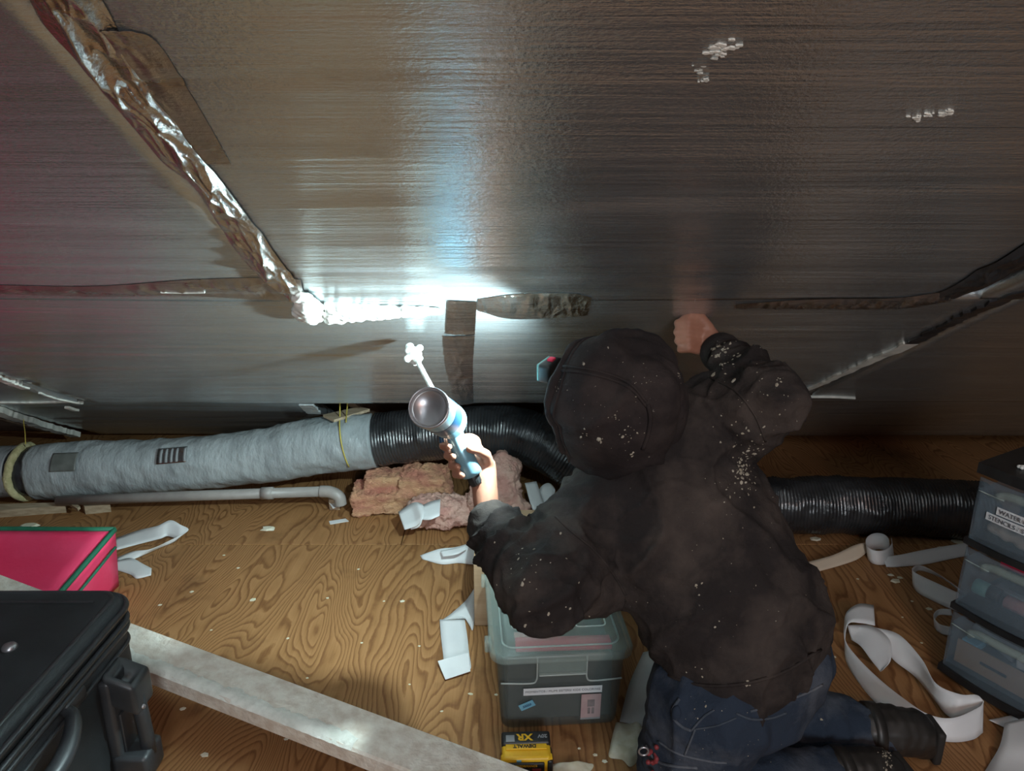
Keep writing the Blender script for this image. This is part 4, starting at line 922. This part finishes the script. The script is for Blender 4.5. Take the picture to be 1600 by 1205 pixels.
# left hand round the grip
G0, G1 = PY(704, 664, 1.60), PY(738, 741, 1.585); ga = (G1-G0).normalized(); gx = V3((1, 0, 0)); gx = (gx-ga*gx.dot(ga)).normalized(); gy = ga.cross(gx)
if gy.y < 0: gy = -gy     # gy points away from the camera
g = lambda s, x, y: G0+(G1-G0)*s+gx*x+gy*y
bd_.chain([LWr, g(1.05, .022, .044)], [.030, .034])
for s in (.52, .70, .88, 1.02): bd_.ell(g(s, .020, .040), (.026, .022, .024))
for k, (s, l) in enumerate(((.30, 1), (.50, 1.05), (.70, 1.0), (.88, .85))):
    bd_.chain([g(s+.14, .022, .050), g(s+.06, -.010, .050), g(s, -.036, .026), g(s, -.036, -.004), g(s+.02, -.020, -.026)], [.0125, .0118, .011, .0102, .009])
bd_.chain([g(.98, .040, .030), g(.78, .046, .012), g(.60, .036, -.012), g(.50, .022, -.026)], [.016, .0135, .0120, .010])
me = bd_.build(.0042, 2); body = under(link('body', me, M['skin'], None, True), person)

# ---- sweatshirt
hd = Blob()
latS = (RSh-LSh).normalized(); latP = V3((.85, .50, .12)).normalized()
SP = [(V3((.525, 1.365, .385)), .205, .158), (V3((.515, 1.372, .46)), .212, .165), (V3((.485, 1.395, .545)), .205, .158), (V3((.43, 1.44, .635)), .210, .155), (V3((.375, 1.485, .715)), .215, .145), (V3((.335, 1.515, .775)), .195, .125), (V3((.305, 1.54, .82)), .150, .110), (V3((.285, 1.555, .865)), .095, .095)]
seq = []
for i in range(len(SP)-1):
    for j in range(5):
        t = j/5; seq.append(((SP[i][0]*(1-t)+SP[i+1][0]*t), SP[i][1]*(1-t)+SP[i+1][1]*t, SP[i][2]*(1-t)+SP[i+1][2]*t, (i+t)/(len(SP)-1)))
for (c, w_, d_, t) in seq:
    ax_ = (SP[-1][0]-SP[0][0]).normalized(); k = min(1, t*1.3)
    lat = (latP*(1-k)+latS*k); lat = (lat-ax_*lat.dot(ax_)).normalized(); dep = ax_.cross(lat)
    hd.ell(c, (w_, d_, .055), Matrix((lat, dep, ax_)).transposed(), 3)
hd.chain([V3((.30, 1.535, .80)), LSh, LSh*.5+LEl*.5, LEl, LEl*.55+LWr*.45, LWr*.94+LEl*.06], [.115, .116, .104, .088, .080, .057])
hd.chain([V3((.34, 1.53, .82)), RSh, RSh*.5+REl*.5, REl, REl*.55+RWr*.45, RWr*.93+REl*.07], [.120, .112, .100, .076, .068, .048])
hd.ell(RSh*.55+REl*.45+V3((.0, -.01, -.03)), (.085, .085, .08)); hd.ell(LSh*.6+LEl*.4+V3((.03, 0, -.05)), (.10, .10, .09))
me = hd.build(.0075, 14); V = coords(me); Nn = normals(me)
ax_ = (SP[-1][0]-SP[0][0]).normalized(); dlt = np.zeros(len(V))
def seg_param(V, a, b):
    a, b = np.array(a), np.array(b); d = b-a; t = ((V-a)@d)/(d@d); tc = np.clip(t, 0, 1); return t, np.linalg.norm(V-(a+tc[:, None]*d), axis=1)
A_ = V@np.array(ax_); Lt = V@np.array(latP)
fold = np.array([mnoise.noise((l*2.3, a*11+.9*math.sin(l*5), y*1.5)) for l, a, y in zip(Lt, A_, V[:, 1])])
low = np.clip((.66-V[:, 2])/.18, 0, 1)*np.clip((V[:, 0]-.18)/.1, 0, 1)
dlt += (np.clip(1-np.abs(fold)*2.4, 0, 1)**2)*.015*low - .004*low
dlt += nz(V, 5.5, 1)*.010 + nz(V, 13, 4)*.004
rdg = 1-np.abs(nz(V, 6.5, 11)); dlt += np.clip(rdg-.86, 0, 1)*.085
rdg = 1-np.abs(nz(V, 12, 17)); dlt += np.clip(rdg-.88, 0, 1)*.045
for (a, b, f1, am) in ((LSh, LEl, 34, .010), (LEl, LWr, 42, .011), (RSh, REl, 34, .010), (REl, RWr, 46, .011)):
    t, dist = seg_param(V, a, b); L_ = (b-a).length
    wgt = np.clip(1-(dist-.075)/.05, 0, 1)*np.clip(1.15-np.abs(t-.5)*1.3, 0, 1)
    ph = np.array([3.5*mnoise.noise((x*7, y*7, z*7)) for x, y, z in V])
    rg = np.abs(np.sin(t*L_*f1+ph)); dlt += wgt*am*((1-rg)**2*1.5-.45)
dlt *= np.clip(np.linalg.norm(V-np.array(LWr), axis=1)/.08, .25, 1)*np.clip(np.linalg.norm(V-np.array(RWr), axis=1)/.08, .25, 1)
V = V+Nn*dlt[:, None]; setco(me, V)
hoodie = under(link('sweatshirt', me, M['hoodie'], None, True), person)
def bvh_of(o):
    m_ = o.data; Vv = coords(m_); return BVHTree.FromPolygons([tuple(v) for v in Vv], [tuple(p.vertices) for p in m_.polygons])
bh = bvh_of(hoodie)
def hit(bv, px, py):
    d = ray(px, py).normalized(); r = bv.ray_cast(CO, d); return (r[0], r[1]) if r[0] is not None else None
def seam(name, bv, pts, r, mat, par, off=.0005, k=6):
    P = [hit(bv, *p) for p in catmull([(x, y, 0) for x, y in pts], k) for p in [(p[0], p[1])]]; P = [a+n_*off for a, n_ in [q for q in P if q]]
    if len(P) < 3: return None
    return under(tube(name, P, r, mat, None, 6), par)
seam('armhole_seam', bh, [(868, 808), (890, 828), (930, 862), (960, 900), (978, 930)], .0028, M['hoodie'], person)
seam('armhole_seam', bh, [(1108, 590), (1150, 612), (1180, 650), (1196, 690)], .0026, M['hoodie'], person)
seam('hem_band', bh, [(1012, 1040), (1080, 1068), (1150, 1070), (1220, 1052), (1282, 1015)], .0036, M['hoodie'], person)
for W_, E_ in ((LWr, LEl), (RWr, REl)):
    d = (E_-W_).normalized(); a = W_-d*.012; under(tube('cuff', [a+d*.004*i for i in range(13)], lambda t: .046+.004*math.sin(math.pi*t), M['hoodie'], None, 24, True, True, lambda L, q: .0012*math.sin(q*22)), person)

# ---- hood
nu, nv = 72, 56; vs, fs = [], []; HC = Head+FD*-.006; cut = math.acos(.60)
for i in range(nv+1):
    ph = cut+(math.pi-cut)*i/nv
    for j in range(nu):
        a = 2*math.pi*j/nu; x, s_, u_ = math.cos(ph), math.sin(ph)*math.sin(a), math.sin(ph)*math.cos(a)
        p = HC+FD*(x*.159)+SD*(s_*.146)+UD*(u_*.159*(1.0 if u_ > 0 else 1.02))
        n_ = (FD*x+SD*s_+UD*u_)
        fo = mnoise.noise(p*6.5)*.013+mnoise.noise(p*15)*.0045
        pl_ = 1-abs(mnoise.noise((p.x*5+3, p.y*5, p.z*5))); fo += .013*max(0, pl_-.84)*7
        # soft peak at the back of the crown with a pleat falling from it
        pk_ = max(0, (n_.dot((-FD*.62+UD*.45-SD*.25).normalized())-.86))*.16; fo += pk_
        fo -= .012*math.exp(-((s_+.10)/.10)**2)*max(0, -x-.1)*1.3
        rimk = max(0, 1-i/5); fo -= .004*rimk*(1+math.sin(a*9))*.5
        vs.append(p+n_*fo)
for i in range(nv):
    for j in range(nu): k = (j+1) % nu; fs.append((i*nu+j, i*nu+k, (i+1)*nu+k, (i+1)*nu+j))
hood = pyd('hood', vs, fs, M['hood'], None, True); bhd = bvh_of(hood)
s = hood.modifiers.new('t', 'SOLIDIFY'); s.thickness = .008; s.offset = -1; under(hood, person)
rimp = [V3(vs[j])-FD*.004 for j in range(nu)]
under(tube('hood_rim', rimp+rimp[:2], .011, M['hood'], None, 8, False, True, lambda L, q: .0025*mnoise.noise((L*45, q, 1))), hood) if False else under(tube('hood_rim', rimp+rimp[:2], .0105, M['hood'], None, 8, False, True, lambda L, q: .0025*mnoise.noise((L*45, q, 1))), person)
rim2 = [V3(vs[j+nu*4])+(V3(vs[j+nu*4])-HC).normalized()*.0005 for j in range(nu)]
under(tube('hood_rim_seam', rim2+rim2[:2], .0026, M['hood'], None, 6, False), person)
for dy in (0, 7):
    seam('hood_seam', bhd, [(862, 572+dy), (900, 574+dy), (945, 583+dy), (985, 600+dy), (1010, 628+dy)], .0034, M['hood'], person)
seam('hood_pleat', bhd, [(1012, 632), (1016, 652), (1012, 680), (1004, 702)], .0050, M['hood'], person)
# ---- dried foam stuck to the cloth
def splat(bv, spots, par, label):
    vv, ff = [], []; Vi, Fi = ico(1); n0 = 0
    for (px, py, sp, cnt, sz) in spots:
        for k in range(cnt):
            q = hit(bv, px+random.gauss(0, sp), py+random.gauss(0, sp*1.2))
            if not q: continue
            p, n_ = q; r = sz*min(1.15, math.exp(random.gauss(-.8, .55))); Mx = np.array(axis_matrix((0, 0, 0), n_, (random.random()+.1, random.random(), random.random())))[:3, :3]
            W = Vi*np.array((r*random.uniform(.7, 1.8), r, r*.5))*(1+.35*rng.standard_normal((len(Vi), 1))*.5)
            vv.append(W@Mx.T+np.array(p)); ff.append(Fi+n0); n0 += len(Vi)
    o = pyd('foam_splatter', np.vstack(vv), np.vstack(ff).tolist(), M['fleck'], None, False)
    tag(o, label, None, None, 'stuff'); return under(o, par)
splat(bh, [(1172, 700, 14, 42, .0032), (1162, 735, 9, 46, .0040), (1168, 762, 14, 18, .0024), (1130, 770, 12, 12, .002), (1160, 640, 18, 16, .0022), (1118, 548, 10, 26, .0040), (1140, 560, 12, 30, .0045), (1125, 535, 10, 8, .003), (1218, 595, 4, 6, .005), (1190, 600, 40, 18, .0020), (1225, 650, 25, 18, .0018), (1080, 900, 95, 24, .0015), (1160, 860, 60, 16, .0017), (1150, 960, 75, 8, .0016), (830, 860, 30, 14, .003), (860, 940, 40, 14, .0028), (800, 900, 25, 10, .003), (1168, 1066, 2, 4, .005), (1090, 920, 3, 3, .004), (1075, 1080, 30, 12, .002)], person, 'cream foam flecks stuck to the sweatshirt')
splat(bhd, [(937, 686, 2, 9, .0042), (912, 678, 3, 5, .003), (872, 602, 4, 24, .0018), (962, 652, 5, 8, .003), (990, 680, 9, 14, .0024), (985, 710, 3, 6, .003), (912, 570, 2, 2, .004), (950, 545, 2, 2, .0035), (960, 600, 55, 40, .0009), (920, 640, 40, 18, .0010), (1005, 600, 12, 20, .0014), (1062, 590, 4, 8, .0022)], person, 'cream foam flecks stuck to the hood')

# ---- jeans
jn = Blob()
for t in np.linspace(0, 1, 9):
    c = Pel*(1-t)+V3((.515, 1.37, .36))*t; dep = V3((0, 0, 1)).cross(latP)
    jn.ell(c+V3((0, 0, -.02)), (.196-.008*t, .150, .07), Matrix((latP, dep.normalized(), V3((0, 0, 1)))).transposed(), 3)
LHp, RHp = V3((.425, 1.305, .37)), V3((.605, 1.44, .37))
jn.chain([LHp, LHp*.5+LKn*.5, LKn], [.138, .122, .098]); jn.chain([RHp, RHp*.5+RKn*.5, RKn], [.135, .115, .095])
jn.chain([LKn, LKn*.5+LAn*.5+V3((0, 0, .012)), LAn], [.094, .086, .064]); jn.chain([RKn, RKn*.5+RAn*.5+V3((0, 0, .012)), RAn], [.094, .088, .066])
me = jn.build(.0075, 6); V = coords(me); Nn = normals(me)
fold = np.array([mnoise.noise((x*9, y*9, z*5+x*6)) for x, y, z in V]); dl_ = (np.clip(1-np.abs(fold)*2.6, 0, 1)**2)*.008+nz(V, 7, 2)*.006+nz(V, 18, 6)*.0025
V = V+Nn*dl_[:, None]; V[:, 2] = np.maximum(V[:, 2], .004); setco(me, V)
jeans = under(link('jeans', me, M['jeans'], None, True), person); bj = bvh_of(jeans)
for pts, r in (([(1062, 1092), (1052, 1108), (1054, 1124), (1066, 1136), (1080, 1142)], .0042), ([(1080, 1142), (1092, 1128), (1102, 1118), (1115, 1110)], .003), ([(1086, 1140), (1078, 1160), (1070, 1180)], .003),
               ([(1150, 1115), (1175, 1124), (1205, 1122), (1228, 1114)], .0032), ([(1172, 1112), (1220, 1098), (1262, 1082), (1285, 1070)], .0034), ([(1010, 1165), (1022, 1185), (1045, 1196), (1090, 1200)], .004), ([(1028, 1158), (1060, 1178), (1110, 1190), (1135, 1192)], .003), ([(1084, 1140), (1120, 1134), (1150, 1122)], .0024)):
    seam('denim_seam', bj, pts, r*.8, M['denim_worn'], person)
for (x, y, rx_, lab) in ((1055, 1117, .012, 'pocket'),):
    q = hit(bj, x, y)
    if q:
        bl = Blob(); bl.ell(q[0]-q[1]*.004, (.011, .011, .022)); o = under(link('pocket_opening', bl.build(.003, 2), M['jeans'], None, True), person)
kp = empty('key_pouch'); 
q = hit(bj, 1026, 1180)
bpy.data.objects.remove(kp)
if q:
    bl = Blob()
    for k in range(10): bl.ell(q[0]+q[1]*.005+V3((random.gauss(0, .008), random.gauss(0, .005), random.gauss(0, .010))), .006)
    o = link('key_fob', bl.build(.0025, 2), M['dullred'], None, True); tag(o, 'small red key fob poking out of the jeans side pocket', 'key fob')
    p0 = q[0]+q[1]*.010+V3((-.022, 0, .018)); rp = [p0+V3((.010*math.cos(a), -.004, .010*math.sin(a))) for a in np.linspace(0, 6.4, 20)]
    under(tube('key_ring', rp, .0022, M['metal'], None, 6, False), o)
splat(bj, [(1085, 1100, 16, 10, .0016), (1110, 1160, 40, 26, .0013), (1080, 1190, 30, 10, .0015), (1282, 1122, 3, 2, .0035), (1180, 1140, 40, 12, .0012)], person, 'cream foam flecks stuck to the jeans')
# ---- boots
def boot(An, dirv, name):
    d = V3(dirv).normalized(); s_ = V3((-d.y, d.x, 0)); b_ = Blob()
    b_.chain([An-d*.05+V3((0, 0, .012)), An+V3((0, 0, .010)), An+d*.055+V3((0, 0, .006))], [.066, .066, .060])
    b_.chain([An+d*.055+V3((0, 0, .005)), An+d*.085+V3((0, 0, -.022))], [.058, .045])
    b_.chain([An+d*.075+V3((0, 0, -.02)), An+d*.06+s_*.02+V3((0, 0, -.038))], [.044, .034])
    me = b_.build(.005, 5); V = coords(me); V += normals(me)*(nz(V, 20, 3)*.003)[:, None]; V[:, 2] = np.maximum(V[:, 2], .003); setco(me, V)
    bo = under(link('boot', me, M['boot'], None, True), person)
    so = box('boot_sole', (0, 0, 0), (.022, .080, .098), M['sole'], None, .010, None, 3)
    so.data.transform(Matrix.Translation(An+d*.112+V3((0, 0, -.016))) @ Matrix.Rotation(math.atan2(d.y, d.x), 4, 'Z')); 
    Vs = coords(so.data); Vs[:, 2] = np.maximum(Vs[:, 2], .003); setco(so.data, Vs); under(so, person)
    col = under(tube('boot_collar', [An-d*.062+V3((0, 0, .012)), An-d*.05+V3((0, 0, .012)), An-d*.036+V3((0, 0, .012))], .0685, M['boot'], None, 24), person)
    return bvh_of(bo)
bb1 = boot(LAn+V3((.03, .005, .0)), (1, .12, 0), 'near'); bb2 = boot(RAn+V3((.03, 0, 0)), (1, -.02, 0), 'far')
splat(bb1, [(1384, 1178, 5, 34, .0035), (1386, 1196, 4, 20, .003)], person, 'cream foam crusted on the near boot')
# ---- headlamp and mask
hl0 = Head+FD*.150+UD*.055+SD*(-.010)
hlm = empty('headlamp', hl0); hlm.parent = None
lampM = axis_matrix(hl0, FD, UD)
under(hlm, person)
def hbox(n_, c, s_, m_, b_=.004):
    o = box(n_, (0, 0, 0), s_, m_, None, b_); o.data.transform(lampM @ Matrix.Translation(c)); o.parent = hlm; o.matrix_parent_inverse = Matrix.Translation(-hl0); return o
hbox('lamp_housing', (0, 0, 0), (.044, .062, .030), M['hblack'], .007); hbox('lamp_bezel', (0, 0, .015), (.040, .058, .008), M['teal'], .003)
hbox('power_button', (.024, .004, -.002), (.006, .018, .014), M['red'], .002)
lens = lathe('lens', [(.002, .020), (.017, .020), (.017, .016), (.002, .016)], M['lampglow'], None, 18, lampM); lens.parent = hlm; lens.matrix_parent_inverse = Matrix.Translation(-hl0)
st = [Head+(FD*math.cos(a)*.112+SD*math.sin(a)*.088)+UD*.055 for a in np.linspace(0, 6.2832, 41)]
o = tube('head_strap', st+st[1:2], .007, M['hblack'], None, 6, False); o.parent = hlm; o.matrix_parent_inverse = Matrix.Translation(-hl0)
bl = Blob(); bl.ell(Head+FD*.098-UD*.052, (.034, .052, .050), FM, 3); bl.ell(Head+FD*.128-UD*.050, (.018, .026, .026), FM, 3)
under(link('dust_mask', bl.build(.004, 3), M['mask'], None, True), person)
HLT = PY(640, 470, 1.74)
sp_ = lamp('headlamp_beam', 'SPOT', hl0+FD*.028, HEADLAMP_W, HEADLAMP_C, .016, hl0+FD*.028+V3((-.92, .30, -.16)), None, spot_size=math.radians(168), spot_blend=.85)

# ================================================================== FOAM GUN
gn = empty('foam_gun', G1); tag(gn, 'pale blue foam gun with a tin can, gripped in the left hand', 'foam gun')
D0, D1 = PY(670, 637, 1.42), PY(708, 662, 1.60); dv = (D1-D0); cl = dv.length; Mc = axis_matrix(D0, dv)
can = under(lathe('foam_can', [(.002, .030), (.038, .030), (.0400, .012), (.0405, .004), (.0415, .012), (.0415, cl*.82), (.034, cl*.95), (.018, cl)], M['gunblue'], None, 36, Mc), gn)
under(lathe('can_rim', [(.0385, .006), (.0400, -.002), (.0425, -.004), (.0440, .001), (.0440, .008), (.0415, .012)], M['metal'], None, 36, Mc), gn)
under(lathe('can_bottom', [(.001, .022), (.010, .0215), (.020, .0185), (.030, .012), (.038, .003), (.0395, .004), (.036, .012), (.002, .026)], M['can'], None, 36, Mc), gn)
under(lathe('can_print', [(.0418, cl*.30), (.0421, cl*.31), (.0421, cl*.58), (.0418, cl*.59)], M['gundark'], None, 36, Mc), gn)
under(tube('grip', catmull([G0+ga*-.02, G0, G0*.5+G1*.5+gy*-.004, G1], 6), lambda t: .0225-.005*math.sin(math.pi*min(1, t*1.4))*.6+.002*t, M['gunblue'], None, 20), gn)
under(tube('adjust_knob', [G1-ga*.004, G1+ga*.006, G1+ga*.022, G1+ga*.028], lambda t: .0145 if t < .9 else .012, M['blackp'], None, 40, True, True, lambda L, q: .0016*math.sin(q*16)), gn)
B0, B1 = PY(700, 655, 1.62), PY(650, 560, 1.875)
under(tube('gun_head', [D1, D1*.5+B0*.5, B0+(B1-B0)*.10], .018, M['gunblue'], None, 16), gn)
under(tube('barrel', [B0+(B1-B0)*t for t in np.linspace(0, 1, 8)], .0066, M['foam'], None, 12), gn)
under(tube('trigger', catmull([G0+gx*-.026, G0*.7+G1*.3+gx*-.036, G0*.4+G1*.6+gx*-.032], 5), .006, M['gundark'], None, 8), gn)
bl = Blob()
for k in range(34): bl.ell(B1+(B1-B0).normalized()*random.uniform(-.012, .030)+V3((random.gauss(0, .010), random.gauss(0, .008), random.gauss(0, .010))), random.uniform(.008, .013))
under(link('foam_tip', bl.build(.003, 2), M['foam'], None, True), gn)
